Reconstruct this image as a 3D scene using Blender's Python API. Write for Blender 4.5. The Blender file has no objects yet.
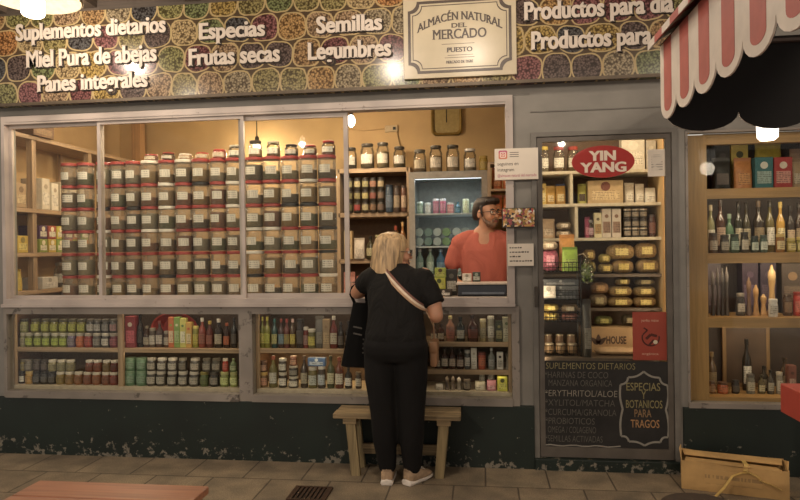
import bpy, bmesh, math, random
from mathutils import Vector, Matrix, Quaternion
random.seed(7)
SC = bpy.context.scene
COL = SC.collection
R = math.radians

# ------------------------------------------------------------------ camera
CAM = Vector((0.0, -4.45, 1.51)); FPX = 640.0
def cam_axes(yaw, pitch, roll):
    cy, sy = math.cos(yaw), math.sin(yaw)
    f = Vector((-sy, cy, 0)); r = Vector((cy, sy, 0)); u = Vector((0, 0, 1))
    f2 = f*math.cos(pitch)+u*math.sin(pitch); u2 = u*math.cos(pitch)-f*math.sin(pitch)
    return r*math.cos(roll)+u2*math.sin(roll), u2*math.cos(roll)-r*math.sin(roll), f2
CR, CU, CF = cam_axes(R(7.353), R(-.1415), R(-.7578))
cd = bpy.data.cameras.new('camera'); cam = bpy.data.objects.new('camera', cd); COL.objects.link(cam)
cd.sensor_width = 36; cd.lens = FPX/800*36; cd.clip_start = .05
m = Matrix((CR, CU, -CF)).transposed().to_4x4(); m.translation = CAM; cam.matrix_world = m
SC.camera = cam

# ------------------------------------------------------------------ world, exposure, hall and shop light
SC.view_settings.view_transform = 'Standard'; SC.view_settings.look = 'None'
SC.view_settings.gamma = 1; SC.view_settings.use_curve_mapping = False
SC.view_settings.exposure = 0.0
SC.cycles.transparent_max_bounces = 32; SC.cycles.max_bounces = 8
w = bpy.data.worlds.new('world'); SC.world = w; w.use_nodes = True
w.node_tree.nodes['Background'].inputs[0].default_value = (1, .90, .80, 1)
w.node_tree.nodes['Background'].inputs[1].default_value = .62
WARM = (1, .84, .67); SHOPWARM = (1, .79, .54)
HALL_LAMPS = [(-2.35, -2.5, 3.5, 62), (-.62, -2.5, 3.5, 62), (.55, -2.7, 3.55, 46), (2.6, -3.3, 3.5, 40), (-3.2, -4.6, 3.5, 40)]
# added fill tubes inside the shop, hidden behind the lintel: (x0, x1, y, z, watts)
FILL_TUBES = [(-3.4, -1.2, .20, 2.66, 22), (-1.6, -.2, .75, 2.80, 10), (.42, 1.2, .15, 2.46, 5), (1.52, 2.25, .09, 2.33, 10)]

# ------------------------------------------------------------------ helpers
def P(px, py, Y):
    d = CF*FPX+CR*(px-400)+CU*(250-py)
    return CAM+d*((Y-CAM.y)/d.y)
def XZ(px, Y, z):            # x on plane y=Y at height z
    py = 250-(z-1.51)*FPX/(Y+4.45)
    for _ in range(4):
        p = P(px, py, Y); py += (p.z-z)*FPX/(Y+4.45)
    return P(px, py, Y).x
def px2m(n, Y): return n*(Y+4.45)/FPX*1.0

def lin(c):
    return tuple((v/12.92 if v <= .04045 else ((v+.055)/1.055)**2.4) for v in c)
def hexc(h):
    h = h.lstrip('#'); c = lin(tuple(int((h*2)[i:i+2] if len(h) == 3 else h[i:i+2], 16)/255 for i in (0, 2, 4)))
    l_ = .3*c[0]+.6*c[1]+.1*c[2]; return tuple(l_+(v-l_)*.87 for v in c)
MATS = {}
def nodes(name):
    mt = bpy.data.materials.new(name); mt.use_nodes = True
    nt = mt.node_tree; return mt, nt, nt.nodes['Principled BSDF']
def N(nt, t, **kw):
    n = nt.nodes.new(t)
    for k, v in kw.items(): setattr(n, k, v)
    return n
def ramp(nt, stops, interp='LINEAR'):
    r = nt.nodes.new('ShaderNodeValToRGB'); r.color_ramp.interpolation = interp
    e = r.color_ramp.elements
    while len(e) < len(stops): e.new(.5)
    for i, (p, c) in enumerate(stops): e[i].position = p; e[i].color = (*c, 1) if len(c) == 3 else c
    return r
def M(h, rough=.5, metal=0, var=.12, scale=30, bump=0, emit=0, spec=.5, kind=None):
    """plain surface with slight mottling"""
    key = (h, rough, metal, var, scale, bump, emit, spec)
    if key in MATS: return MATS[key]
    c = hexc(h); mt, nt, b = nodes('paint_'+h.strip('#'))
    b.inputs['Roughness'].default_value = rough; b.inputs['Metallic'].default_value = metal
    b.inputs['Specular IOR Level'].default_value = spec
    tc = N(nt, 'ShaderNodeTexCoord'); no = N(nt, 'ShaderNodeTexNoise'); no.inputs['Scale'].default_value = scale
    no.inputs['Detail'].default_value = 4
    nt.links.new(tc.outputs['Object'], no.inputs['Vector'])
    r = ramp(nt, [(.3, tuple(x*(1-var) for x in c)), (.7, tuple(min(1, x*(1+var)) for x in c))])
    nt.links.new(no.outputs['Fac'], r.inputs['Fac']); nt.links.new(r.outputs['Color'], b.inputs['Base Color'])
    if bump:
        bp = N(nt, 'ShaderNodeBump'); bp.inputs['Strength'].default_value = bump; bp.inputs['Distance'].default_value = .01
        nt.links.new(no.outputs['Fac'], bp.inputs['Height']); nt.links.new(bp.outputs['Normal'], b.inputs['Normal'])
    if emit:
        b.inputs['Emission Color'].default_value = (*c, 1); b.inputs['Emission Strength'].default_value = emit
    MATS[key] = mt; return mt
def wood(h, rough=.55, axis=0, var=.3):
    key = ('wood', h, rough, axis, var)
    if key in MATS: return MATS[key]
    c = hexc(h); mt, nt, b = nodes('wood_'+h.strip('#')); b.inputs['Roughness'].default_value = rough
    tc = N(nt, 'ShaderNodeTexCoord'); mp = N(nt, 'ShaderNodeMapping'); s = [22, 22, 22]; s[axis] = 1.2
    mp.inputs['Scale'].default_value = s
    no = N(nt, 'ShaderNodeTexNoise'); no.inputs['Scale'].default_value = 2.2; no.inputs['Detail'].default_value = 6; no.inputs['Distortion'].default_value = .6
    nt.links.new(tc.outputs['Object'], mp.inputs['Vector']); nt.links.new(mp.outputs['Vector'], no.inputs['Vector'])
    r = ramp(nt, [(.3, tuple(x*(1-var) for x in c)), (.7, tuple(min(1, x*(1+var)) for x in c))])
    nt.links.new(no.outputs['Fac'], r.inputs['Fac']); nt.links.new(r.outputs['Color'], b.inputs['Base Color'])
    bp = N(nt, 'ShaderNodeBump'); bp.inputs['Strength'].default_value = .15; bp.inputs['Distance'].default_value = .003
    nt.links.new(no.outputs['Fac'], bp.inputs['Height']); nt.links.new(bp.outputs['Normal'], b.inputs['Normal'])
    MATS[key] = mt; return mt
def worn(h, h2, rough=.6, amount=.4, lowwear=0, scale=9, name='worn'):
    """paint with chips that show the layer below; lowwear adds more chips near the ground"""
    mt, nt, b = nodes(name); b.inputs['Roughness'].default_value = rough
    tc = N(nt, 'ShaderNodeTexCoord'); no = N(nt, 'ShaderNodeTexNoise'); no.inputs['Scale'].default_value = scale; no.inputs['Detail'].default_value = 8; no.inputs['Roughness'].default_value = .7
    nt.links.new(tc.outputs['Object'], no.inputs['Vector'])
    sx = N(nt, 'ShaderNodeSeparateXYZ'); nt.links.new(tc.outputs['Object'], sx.inputs[0])
    mr = N(nt, 'ShaderNodeMapRange'); mr.inputs['From Min'].default_value = .0; mr.inputs['From Max'].default_value = .22
    mr.inputs['To Min'].default_value = lowwear; mr.inputs['To Max'].default_value = 0
    nt.links.new(sx.outputs['Z'], mr.inputs['Value'])
    ad = N(nt, 'ShaderNodeMath', operation='ADD'); nt.links.new(no.outputs['Fac'], ad.inputs[0]); nt.links.new(mr.outputs[0], ad.inputs[1])
    r = ramp(nt, [(1-amount, (0, 0, 0)), (1-amount+.03, (1, 1, 1))]); nt.links.new(ad.outputs[0], r.inputs['Fac'])
    n2 = N(nt, 'ShaderNodeTexNoise'); n2.inputs['Scale'].default_value = 3; nt.links.new(tc.outputs['Object'], n2.inputs['Vector'])
    c1, c2 = hexc(h), hexc(h2)
    r1 = ramp(nt, [(.3, tuple(x*.75 for x in c1)), (.7, tuple(x*1.25 for x in c1))]); nt.links.new(n2.outputs['Fac'], r1.inputs['Fac'])
    mx = N(nt, 'ShaderNodeMix', data_type='RGBA'); nt.links.new(r.outputs['Color'], mx.inputs['Factor'])
    nt.links.new(r1.outputs['Color'], mx.inputs['A']); mx.inputs['B'].default_value = (*c2, 1)
    nt.links.new(mx.outputs['Result'], b.inputs['Base Color'])
    bp = N(nt, 'ShaderNodeBump'); bp.inputs['Strength'].default_value = .4; bp.inputs['Distance'].default_value = .004; bp.invert = True
    nt.links.new(r.outputs['Color'], bp.inputs['Height']); nt.links.new(bp.outputs['Normal'], b.inputs['Normal'])
    return mt
def thin_glass(name, tint=(1, 1, 1), refl=.6, rough=.02, haze=0):
    mt = bpy.data.materials.new(name); mt.use_nodes = True; nt = mt.node_tree; nt.nodes.clear()
    o = N(nt, 'ShaderNodeOutputMaterial'); mx = N(nt, 'ShaderNodeMixShader'); t = N(nt, 'ShaderNodeBsdfTransparent'); g = N(nt, 'ShaderNodeBsdfGlossy')
    t.inputs[0].default_value = (*tint, 1); g.inputs['Roughness'].default_value = rough
    fr = N(nt, 'ShaderNodeFresnel'); fr.inputs[0].default_value = 1.45
    mu = N(nt, 'ShaderNodeMath', operation='MULTIPLY'); mu.inputs[1].default_value = refl
    nt.links.new(fr.outputs[0], mu.inputs[0]); nt.links.new(mu.outputs[0], mx.inputs[0])
    src = t
    if haze:
        df = N(nt, 'ShaderNodeBsdfTranslucent'); d2 = N(nt, 'ShaderNodeBsdfDiffuse'); m3 = N(nt, 'ShaderNodeMixShader'); m2 = N(nt, 'ShaderNodeMixShader'); m2.inputs[0].default_value = haze
        m3.inputs[0].default_value = .5; df.inputs[0].default_value = (.80, .70, .56, 1); d2.inputs[0].default_value = (.80, .70, .56, 1)
        nt.links.new(df.outputs[0], m3.inputs[1]); nt.links.new(d2.outputs[0], m3.inputs[2]); nt.links.new(t.outputs[0], m2.inputs[1]); nt.links.new(m3.outputs[0], m2.inputs[2]); src = m2
    nt.links.new(src.outputs[0], mx.inputs[1]); nt.links.new(g.outputs[0], mx.inputs[2]); nt.links.new(mx.outputs[0], o.inputs[0])
    return mt
GLASS = thin_glass('window_glass', (.96, .97, .95), .32)
JARGLASS = thin_glass('jar_glass', (.95, .94, .90), .8, .08, .07)
PLASTIC = thin_glass('clear_plastic', (.94, .92, .88), .7, .15, .17)
FILM = thin_glass('cellophane', (.93, .92, .88), 1.6, .2)

def printed(h, ink='#4a4138', fill=.43, sx=130, sz=260):
    """paper label with rows of print too small to read"""
    key = ('print', h, ink, fill, sx, sz)
    if key in MATS: return MATS[key]
    mt, nt, b = nodes('label_'+h.strip('#')); b.inputs['Roughness'].default_value = .55
    tc = N(nt, 'ShaderNodeTexCoord'); mp = N(nt, 'ShaderNodeMapping'); mp.inputs['Scale'].default_value = (sx, sx*.2, sz*.12)
    no = N(nt, 'ShaderNodeTexNoise'); no.inputs['Scale'].default_value = 1; no.inputs['Detail'].default_value = 1
    nt.links.new(tc.outputs['Object'], mp.inputs['Vector']); nt.links.new(mp.outputs['Vector'], no.inputs['Vector'])
    sp = N(nt, 'ShaderNodeSeparateXYZ'); nt.links.new(tc.outputs['Object'], sp.inputs[0])
    mz = N(nt, 'ShaderNodeMath', operation='MULTIPLY'); mz.inputs[1].default_value = sz*.32; nt.links.new(sp.outputs['Z'], mz.inputs[0])
    fz_ = N(nt, 'ShaderNodeMath', operation='FRACT'); nt.links.new(mz.outputs[0], fz_.inputs[0])
    gt = N(nt, 'ShaderNodeMath', operation='GREATER_THAN'); gt.inputs[1].default_value = .58; nt.links.new(fz_.outputs[0], gt.inputs[0])
    r = ramp(nt, [(fill+.06, (.75, .75, .75)), (fill+.10, (0, 0, 0))]); nt.links.new(no.outputs['Fac'], r.inputs['Fac'])
    ml = N(nt, 'ShaderNodeMath', operation='MULTIPLY'); nt.links.new(gt.outputs[0], ml.inputs[0]); nt.links.new(r.outputs['Color'], ml.inputs[1])
    mx = N(nt, 'ShaderNodeMix', data_type='RGBA'); nt.links.new(ml.outputs[0], mx.inputs['Factor'])
    mx.inputs['A'].default_value = (*hexc(h), 1); mx.inputs['B'].default_value = (*hexc(ink), 1)
    nt.links.new(mx.outputs['Result'], b.inputs['Base Color']); MATS[key] = mt; return mt
def grainy(h, h2=None, scale=160):
    """loose grain, seed or spice"""
    key = ('grain', h, h2, scale)
    if key in MATS: return MATS[key]
    c = hexc(h); c2 = hexc(h2) if h2 else tuple(x*.45 for x in c)
    mt, nt, b = nodes('grain_'+h.strip('#')); b.inputs['Roughness'].default_value = .7
    tc = N(nt, 'ShaderNodeTexCoord'); v = N(nt, 'ShaderNodeTexVoronoi'); v.inputs['Scale'].default_value = scale
    nt.links.new(tc.outputs['Object'], v.inputs['Vector'])
    r = ramp(nt, [(.0, c), (.65, c2)]); nt.links.new(v.outputs['Distance'], r.inputs['Fac']); nt.links.new(r.outputs['Color'], b.inputs['Base Color'])
    bp = N(nt, 'ShaderNodeBump'); bp.inputs['Strength'].default_value = .5; bp.inputs['Distance'].default_value = .004; bp.invert = True
    nt.links.new(v.outputs['Distance'], bp.inputs['Height']); nt.links.new(bp.outputs['Normal'], b.inputs['Normal'])
    MATS[key] = mt; return mt

class MB:
    def __init__(s): s.b = bmesh.new(); s.mi = 0
    def _f(s, vs):
        try:
            f = s.b.faces.new(vs); f.material_index = s.mi; return f
        except ValueError: return None
    def box(s, x0, x1, y0, y1, z0, z1, bev=0, mtx=None):
        x0, x1 = sorted((x0, x1)); y0, y1 = sorted((y0, y1)); z0, z1 = sorted((z0, z1))
        v = [s.b.verts.new((x, y, z)) for z in (z0, z1) for y in (y0, y1) for x in (x0, x1)]
        fs = [s._f([v[i] for i in q]) for q in ((0, 2, 3, 1), (4, 5, 7, 6), (0, 1, 5, 4), (2, 6, 7, 3), (0, 4, 6, 2), (1, 3, 7, 5))]
        if bev:
            es = list({e for f in fs for e in f.edges})
            g = bmesh.ops.bevel(s.b, geom=es, offset=bev, segments=2, affect='EDGES', profile=.5)
            v = list({q for f in g['faces'] for q in f.verts} | {q for q in v if q.is_valid})
        if mtx is not None:
            for q in v: q.co = mtx @ q.co
        return s
    def poly(s, pts, depth=None, mtx=None):
        """prism: outline pts (3D, planar) extruded by vector depth"""
        a = [s.b.verts.new(p) for p in pts]
        if depth is None: s._f(a); return s
        d = Vector(depth); c = [s.b.verts.new(Vector(p)+d) for p in pts]
        n = len(a); s._f(a[::-1]); s._f(c)
        for i in range(n): s._f([a[i], a[(i+1) % n], c[(i+1) % n], c[i]])
        return s
    def rings(s, rg, closed=True):
        """skin a list of equal-length vertex loops"""
        L = [[s.b.verts.new(p) for p in r] for r in rg]; n = len(L[0])
        for a, c in zip(L, L[1:]):
            for i in range(n): s._f([a[i], a[(i+1) % n], c[(i+1) % n], c[i]])
        if closed: s._f(L[0][::-1]); s._f(L[-1])
        return s
    def lathe(s, prof, c=(0, 0, 0), n=16, closed=True, ex=1, ey=1):
        rg = [[(c[0]+ex*r*math.cos(2*math.pi*i/n), c[1]+ey*r*math.sin(2*math.pi*i/n), c[2]+z) for i in range(n)] for r, z in prof]
        return s.rings(rg, closed)
    def tube(s, pts, rad, n=10, squash=1.0, up=None, cap=True):
        pts = [Vector(p) for p in pts]
        if not isinstance(rad, (list, tuple)): rad = [rad]*len(pts)
        T = []
        for i in range(len(pts)):
            t = (pts[min(i+1, len(pts)-1)]-pts[max(i-1, 0)]).normalized(); T.append(t)
        u = Vector(up) if up else (Vector((0, 0, 1)) if abs(T[0].z) < .9 else Vector((0, 1, 0)))
        rg = []; full = []
        for i, (p, r, t) in enumerate(zip(pts, rad, T)): full.append((p, r, t))
        if cap:
            p, r, t = full[0]; p2, r2, t2 = full[-1]
            pre = [(p-t*r*math.cos(a), r*math.sin(a), t) for a in (R(15), R(40), R(65))]
            post = [(p2+t2*r2*math.cos(a), r2*math.sin(a), t2) for a in (R(65), R(40), R(15))]
            full = pre+full+post
        for p, r, t in full:
            u = (u-t*u.dot(t)).normalized(); v = t.cross(u)
            rg.append([p+(u*math.cos(2*math.pi*i/n)+v*squash*math.sin(2*math.pi*i/n))*r for i in range(n)])
        return s.rings(rg)
    def ell(s, c, r, mtx=None, n=18, k=11):
        rg = []
        for j in range(k):
            a = math.pi*(j+.35)/(k-.3)
            rg.append([Vector((r[0]*math.sin(a)*math.cos(2*math.pi*i/n), r[1]*math.sin(a)*math.sin(2*math.pi*i/n), -r[2]*math.cos(a))) for i in range(n)])
        c = Vector(c)
        rg = [[c+(mtx @ p if mtx is not None else p) for p in q] for q in rg]
        return s.rings(rg)
    def sec(s, lst, n=22):
        """stack of horizontal super-ellipse sections (x, y, z, rx, ry)"""
        rg = []
        for x, y, z, a, b_ in lst:
            q = []
            for i in range(n):
                t = 2*math.pi*i/n; ct, st = math.cos(t), math.sin(t); e = .86
                q.append((x+a*math.copysign(abs(ct)**e, ct), y+b_*math.copysign(abs(st)**e, st), z))
            rg.append(q)
        return s.rings(rg)
    def xf(s, mtx):
        for v in s.b.verts: v.co = mtx @ v.co
        return s
    def build(s, name, mat, parent=None, smooth=False, loc=None, rot=None, ang=40):
        bmesh.ops.recalc_face_normals(s.b, faces=s.b.faces[:])
        me = bpy.data.meshes.new(name)
        if smooth:
            lim = R(ang)
            for f in s.b.faces: f.smooth = True
            for e in s.b.edges:
                if len(e.link_faces) == 2 and e.calc_face_angle(0) > lim: e.smooth = False
        s.b.to_mesh(me); s.b.free()
        for mm in (mat if isinstance(mat, (list, tuple)) else [mat]): me.materials.append(mm)
        return link(name, me, parent, loc, rot)
def link(name, me, parent=None, loc=None, rot=None):
    o = bpy.data.objects.new(name, me); COL.objects.link(o)
    if loc is not None: o.location = loc
    if rot is not None: o.rotation_euler = rot
    if parent is not None: o.parent = parent
    return o
def tag(o, label=None, cat=None, group=None, kind=None):
    if label: o['label'] = label
    if cat: o['category'] = cat
    if group: o['group'] = group
    if kind: o['kind'] = kind
    return o
def thing(name, label, cat, loc=(0, 0, 0), rz=0, group=None):
    o = bpy.data.objects.new(name, None); COL.objects.link(o); o.empty_display_size = .1
    o.location = loc; o.rotation_euler = (0, 0, rz)
    return tag(o, label, cat, group)
def struct(o): o['kind'] = 'structure'; return o
def mod_apply(o, mods):
    """voxel-merge / smooth a built object into one continuous mesh"""
    for t, kw in mods:
        md = o.modifiers.new(t.lower(), t)
        for k, v in kw.items(): setattr(md, k, v)
    bpy.context.view_layer.update()
    dg = bpy.context.evaluated_depsgraph_get()
    me = bpy.data.meshes.new_from_object(o.evaluated_get(dg)); old = o.data
    o.modifiers.clear(); o.data = me
    if not me.materials and old.materials: me.materials.append(old.materials[0])
    for p in me.polygons: p.use_smooth = True
    return o
def blob(mb, name, mat, parent, vox, it=6):
    o = mb.build(name, mat, parent)
    return mod_apply(o, [('REMESH', dict(mode='VOXEL', voxel_size=vox)), ('SMOOTH', dict(factor=.5, iterations=it))])
def text(s, name, mat, parent, loc, size, xs=1.0, bold=0.0, ext=.0012, align='LEFT', rot=(R(90), 0, 0), width=None, bend=0, shear=0, thick=0, serif=0):
    cu = bpy.data.curves.new(name, 'FONT'); cu.body = s; cu.size = size; cu.offset = bold; cu.extrude = ext; cu.align_x = align; cu.resolution_u = 3; cu.shear = shear
    o = bpy.data.objects.new(name, cu); COL.objects.link(o)
    bpy.context.view_layer.update()
    me = bpy.data.meshes.new_from_object(o.evaluated_get(bpy.context.evaluated_depsgraph_get()))
    bpy.data.objects.remove(o); bpy.data.curves.remove(cu)
    if serif:
        bm = bmesh.new(); bm.from_mesh(me); zt_ = max(v.co.z for v in bm.verts); add = []
        ymid = size*.3
        for e in bm.edges:
            a, c = e.verts[0].co, e.verts[1].co; ln = abs(a.x-c.x)
            if abs(a.y-c.y) < size*.004 and a.z > zt_-1e-5 and c.z > zt_-1e-5 and size*.045 < ln < size*.2 and len([f for f in e.link_faces if abs(f.normal.z) > .9]) == 1:
                add.append((min(a.x, c.x), max(a.x, c.x), a.y))
        for x0, x1, y in add:
            t_ = size*serif*.55*(1 if y < ymid else -1); p_ = size*serif
            q = [(x0-p_, y), (x1+p_, y), (x1+p_*.8, y+t_), (x0-p_*.8, y+t_)]
            lo = [bm.verts.new((u, v, zt_)) for u, v in q]; hi = [bm.verts.new((u, v, -zt_)) for u, v in q]
            bm.faces.new(lo); bm.faces.new(hi[::-1])
            for i in range(4): bm.faces.new([lo[i], lo[(i+1) % 4], hi[(i+1) % 4], hi[i]])
        bmesh.ops.recalc_face_normals(bm, faces=bm.faces[:]); bm.to_mesh(me); bm.free()
    if width and len(me.vertices):
        xsv = [v.co.x for v in me.vertices]; cw = max(xsv)-min(xsv); xs = width/cw; x0 = min(xsv)
        for v in me.vertices: v.co.x = (v.co.x-x0)*xs-(width/2 if align == 'CENTER' else 0)
    else:
        for v in me.vertices: v.co.x *= xs
    if bend:
        for v in me.vertices: v.co.y += -bend*v.co.x*v.co.x
    me.materials.clear(); me.materials.append(mat)
    if thick:
        bm = bmesh.new()
        for dx in (-thick, 0, thick):
            n0 = len(bm.verts); bm.from_mesh(me); bm.verts.ensure_lookup_table()
            for v in bm.verts[n0:]: v.co.x += dx; v.co.z += dx*.02
        bm.to_mesh(me); bm.free()
    return link(name, me, parent, loc, rot)
ORD = 'zeroth first second third fourth fifth sixth seventh eighth ninth tenth eleventh twelfth thirteenth fourteenth fifteenth sixteenth seventeenth eighteenth nineteenth twentieth'.split()

# ------------------------------------------------------------------ structure materials
def pavement():
    mt, nt, b = nodes('pavement_tiles'); b.inputs['Roughness'].default_value = .75
    tc = N(nt, 'ShaderNodeTexCoord'); br = N(nt, 'ShaderNodeTexBrick')
    br.inputs['Scale'].default_value = 1; br.inputs['Brick Width'].default_value = .40; br.inputs['Row Height'].default_value = .38
    br.inputs['Mortar Size'].default_value = .006; br.inputs['Mortar Smooth'].default_value = .3; br.offset = .5
    br.inputs['Color1'].default_value = (*hexc('#8d7c63'), 1); br.inputs['Color2'].default_value = (*hexc('#86755d'), 1); br.inputs['Mortar'].default_value = (*hexc('#574a3b'), 1)
    nt.links.new(tc.outputs['Object'], br.inputs['Vector'])
    no = N(nt, 'ShaderNodeTexNoise'); no.inputs['Scale'].default_value = 5; no.inputs['Detail'].default_value = 9; nt.links.new(tc.outputs['Object'], no.inputs['Vector'])
    r = ramp(nt, [(.3, (.55, .55, .55)), (.7, (1.15, 1.12, 1.05))]); nt.links.new(no.outputs['Fac'], r.inputs['Fac'])
    n3 = N(nt, 'ShaderNodeTexNoise'); n3.inputs['Scale'].default_value = 120; nt.links.new(tc.outputs['Object'], n3.inputs['Vector'])
    r3 = ramp(nt, [(.3, (.7, .7, .7)), (.7, (1.2, 1.2, 1.2))]); nt.links.new(n3.outputs['Fac'], r3.inputs['Fac'])
    m1 = N(nt, 'ShaderNodeMix', data_type='RGBA', blend_type='MULTIPLY'); m1.inputs['Factor'].default_value = 1
    nt.links.new(br.outputs['Color'], m1.inputs['A']); nt.links.new(r.outputs['Color'], m1.inputs['B'])
    m2 = N(nt, 'ShaderNodeMix', data_type='RGBA', blend_type='MULTIPLY'); m2.inputs['Factor'].default_value = 1
    nt.links.new(m1.outputs['Result'], m2.inputs['A']); nt.links.new(r3.outputs['Color'], m2.inputs['B'])
    nt.links.new(m2.outputs['Result'], b.inputs['Base Color'])
    bp = N(nt, 'ShaderNodeBump'); bp.inputs['Strength'].default_value = .6; bp.inputs['Distance'].default_value = .006; bp.invert = True
    nt.links.new(br.outputs['Fac'], bp.inputs['Height']); nt.links.new(bp.outputs['Normal'], b.inputs['Normal'])
    return mt
def banner_print():
    """printed photograph of open seed sacks packed in staggered rows"""
    mt, nt, b = nodes('banner_print'); b.inputs['Roughness'].default_value = .22
    L = nt.links.new
    def math_(op, a, b_=None, c_=None):
        n = N(nt, 'ShaderNodeMath', operation=op)
        for i, v in enumerate((a, b_, c_)):
            if v is None: continue
            if isinstance(v, (int, float)): n.inputs[i].default_value = v
            else: L(v, n.inputs[i])
        return n.outputs[0]
    tc = N(nt, 'ShaderNodeTexCoord'); sx = N(nt, 'ShaderNodeSeparateXYZ'); L(tc.outputs['Object'], sx.inputs[0])
    wob = N(nt, 'ShaderNodeTexNoise'); wob.inputs['Scale'].default_value = 4.5; L(tc.outputs['Object'], wob.inputs['Vector'])
    wx = math_('MULTIPLY', math_('SUBTRACT', wob.outputs['Fac'], .5), .30)
    v = math_('ADD', math_('DIVIDE', math_('ADD', sx.outputs['Z'], .02), .192), wx)
    row = math_('FLOOR', v); fv = math_('SUBTRACT', math_('SUBTRACT', v, row), .5)
    u = math_('ADD', math_('ADD', math_('DIVIDE', sx.outputs['X'], .200), math_('MULTIPLY', math_('MODULO', math_('ADD', row, 40), 2), .5)), wx)
    colm = math_('FLOOR', u); fu = math_('SUBTRACT', math_('SUBTRACT', u, colm), .5)
    # rounded hexagon-like distance
    au = math_('ABSOLUTE', fu); av = math_('ABSOLUTE', fv)
    d = math_('POWER', math_('ADD', math_('POWER', au, 2.7), math_('POWER', av, 2.7)), 1/2.7)
    cv = N(nt, 'ShaderNodeCombineXYZ'); L(colm, cv.inputs[0]); L(row, cv.inputs[1])
    wn = N(nt, 'ShaderNodeTexWhiteNoise', noise_dimensions='2D'); L(cv.outputs[0], wn.inputs['Vector'])
    pal = ['#7d4f4e', '#7f7a48', '#94744a', '#9a8040', '#5c4c46', '#847848', '#a5733e', '#94795a', '#6f4442', '#6a7046', '#a08a60', '#4c4a4a', '#a07c48', '#8f8064']
    cr = ramp(nt, [(i/len(pal), hexc(c)) for i, c in enumerate(pal)], 'CONSTANT'); L(wn.outputs['Value'], cr.inputs['Fac'])
    seed = N(nt, 'ShaderNodeTexVoronoi'); seed.inputs['Scale'].default_value = 72; L(tc.outputs['Object'], seed.inputs['Vector'])
    sr = ramp(nt, [(.0, (1.5, 1.48, 1.42)), (.4, (.85, .84, .82)), (.75, (.22, .19, .17))]); L(seed.outputs['Distance'], sr.inputs['Fac'])
    ms = N(nt, 'ShaderNodeMix', data_type='RGBA', blend_type='MULTIPLY'); ms.inputs['Factor'].default_value = 1
    L(cr.outputs['Color'], ms.inputs['A']); L(sr.outputs['Color'], ms.inputs['B'])
    rim = ramp(nt, [(0, (0, 0, 0)), (.455, (0, 0, 0)), (.465, (1, 1, 1)), (.50, (1, 1, 1)), (.515, (0, 0, 0))]); L(d, rim.inputs['Fac'])
    gap = ramp(nt, [(.515, (0, 0, 0)), (.535, (1, 1, 1))]); L(d, gap.inputs['Fac'])
    mr = N(nt, 'ShaderNodeMix', data_type='RGBA'); L(rim.outputs['Color'], mr.inputs['Factor']); L(ms.outputs['Result'], mr.inputs['A']); mr.inputs['B'].default_value = (*hexc('#a58e5e'), 1)
    mg = N(nt, 'ShaderNodeMix', data_type='RGBA'); L(gap.outputs['Color'], mg.inputs['Factor']); L(mr.outputs['Result'], mg.inputs['A']); mg.inputs['B'].default_value = (*hexc('#4a3a28'), 1)
    L(mg.outputs['Result'], b.inputs['Base Color'])
    return mt
GREY = M('#7d786f', .55, 0, .10, 6); GREYD = M('#6c675f', .55, 0, .15, 9)
ALU = worn('#ad9f95', '#82766b', .4, .36, 0, 14, 'window_aluminium'); OLDGREY = worn('#857b70', '#5d554c', .6, .42, 0, 10, 'old_grey_paint')
GREEN = worn('#111f18', '#7a7262', .55, .338, .14, 17, 'green_plinth_paint')
YELL = M('#bf9d68', .8, 0, .10, 3); WOODL = wood('#a98b68', .5, 0); WOODLZ = wood('#a98b68', .5, 2); WOODD = wood('#6b4a30', .6, 0); WOODY = wood('#a98b68', .5, 1)
WHITE = M('#d8cfc0', .5, 0, .06); BLACK = M('#14120f', .5); DARKW = M('#3a2f28', .7)

# ------------------------------------------------------------------ structure
pv = MB().box(-5.2, 5, -7, .0, -.12, 0).build('floor', pavement()); struct(pv)
fi = MB().box(-4.1, 2.5, .12, 2.5, -.12, .10).build('floor_shop', M('#6b5a48', .6)); struct(fi)
struct(MB().box(-4.15, 1.32, 2.4, 2.5, .1, 3.1).build('wall_back', YELL))
struct(MB().box(-4.25, -4.1, .12, 2.5, .1, 3.1).build('wall_left', YELL))
struct(MB().box(1.285, 1.32, .12, 2.4, .1, 3.1).build('wall_right', YELL))
struct(MB().box(-4.25, 2.6, .12, 2.5, 3.1, 3.16).build('ceiling_shop', M('#a8926c', .8)))
wf = MB()
wf.box(-5.2, -3.6, 0, .12, .42, 3.75).box(-3.6, 1.30, 0, .12, 2.545, 3.75).box(1.30, 3, .0, .12, 2.26, 3.75)
wf.box(.215, .335, 0, .12, .42, 2.545).box(.335, 1.285, 0, .12, 2.285, 2.545).box(1.285, 1.335, -.012, .12, .0, 2.6).box(-3.6, .215, .0, .12, .42, .455)
wf.box(2.75, 3, 0, .12, .42, 2.26)
struct(wf.build('wall_front', GREY))
sm = MB().box(-3.6, .33, -.006, .0, 2.5465, 2.556).box(.21, .222, -.006, 0, 1.12, 2.54).box(.335, 1.29, -.008, 0, 2.425, 2.432)
struct(sm.build('trim_1', GREYD))
struct(MB().box(-5.2, .335, -.035, .12, -.02, .425, .004).build('wall_plinth', GREEN))
struct(MB().box(1.30, 3, -.035, .12, -.02, .435, .004).build('wall_plinth_side', GREEN))
struct(MB().box(.335, 1.30, -.05, .14, -.02, .075, .004).build('trim_2', GREEN))
# hall ceiling with joists, dark
struct(MB().box(-5.2, 5, -7, .0, 3.52, 3.62).build('ceiling', M('#54483c', .8)))
for i, x in enumerate([-4.4, -3.62, -2.9, -2.1, -1.3, -.5, .3, 1.1, 1.9]):
    struct(MB().box(x, x+.11, -6.5, -.0, 3.31, 3.52).build(f'beam_{i+1}', wood('#5d4f42', .7, 1)))
struct(MB().box(-5.2, 3, -.06, .0, 3.285, 3.52).build('beam_10', wood('#4a3f35', .7, 0)))

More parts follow.
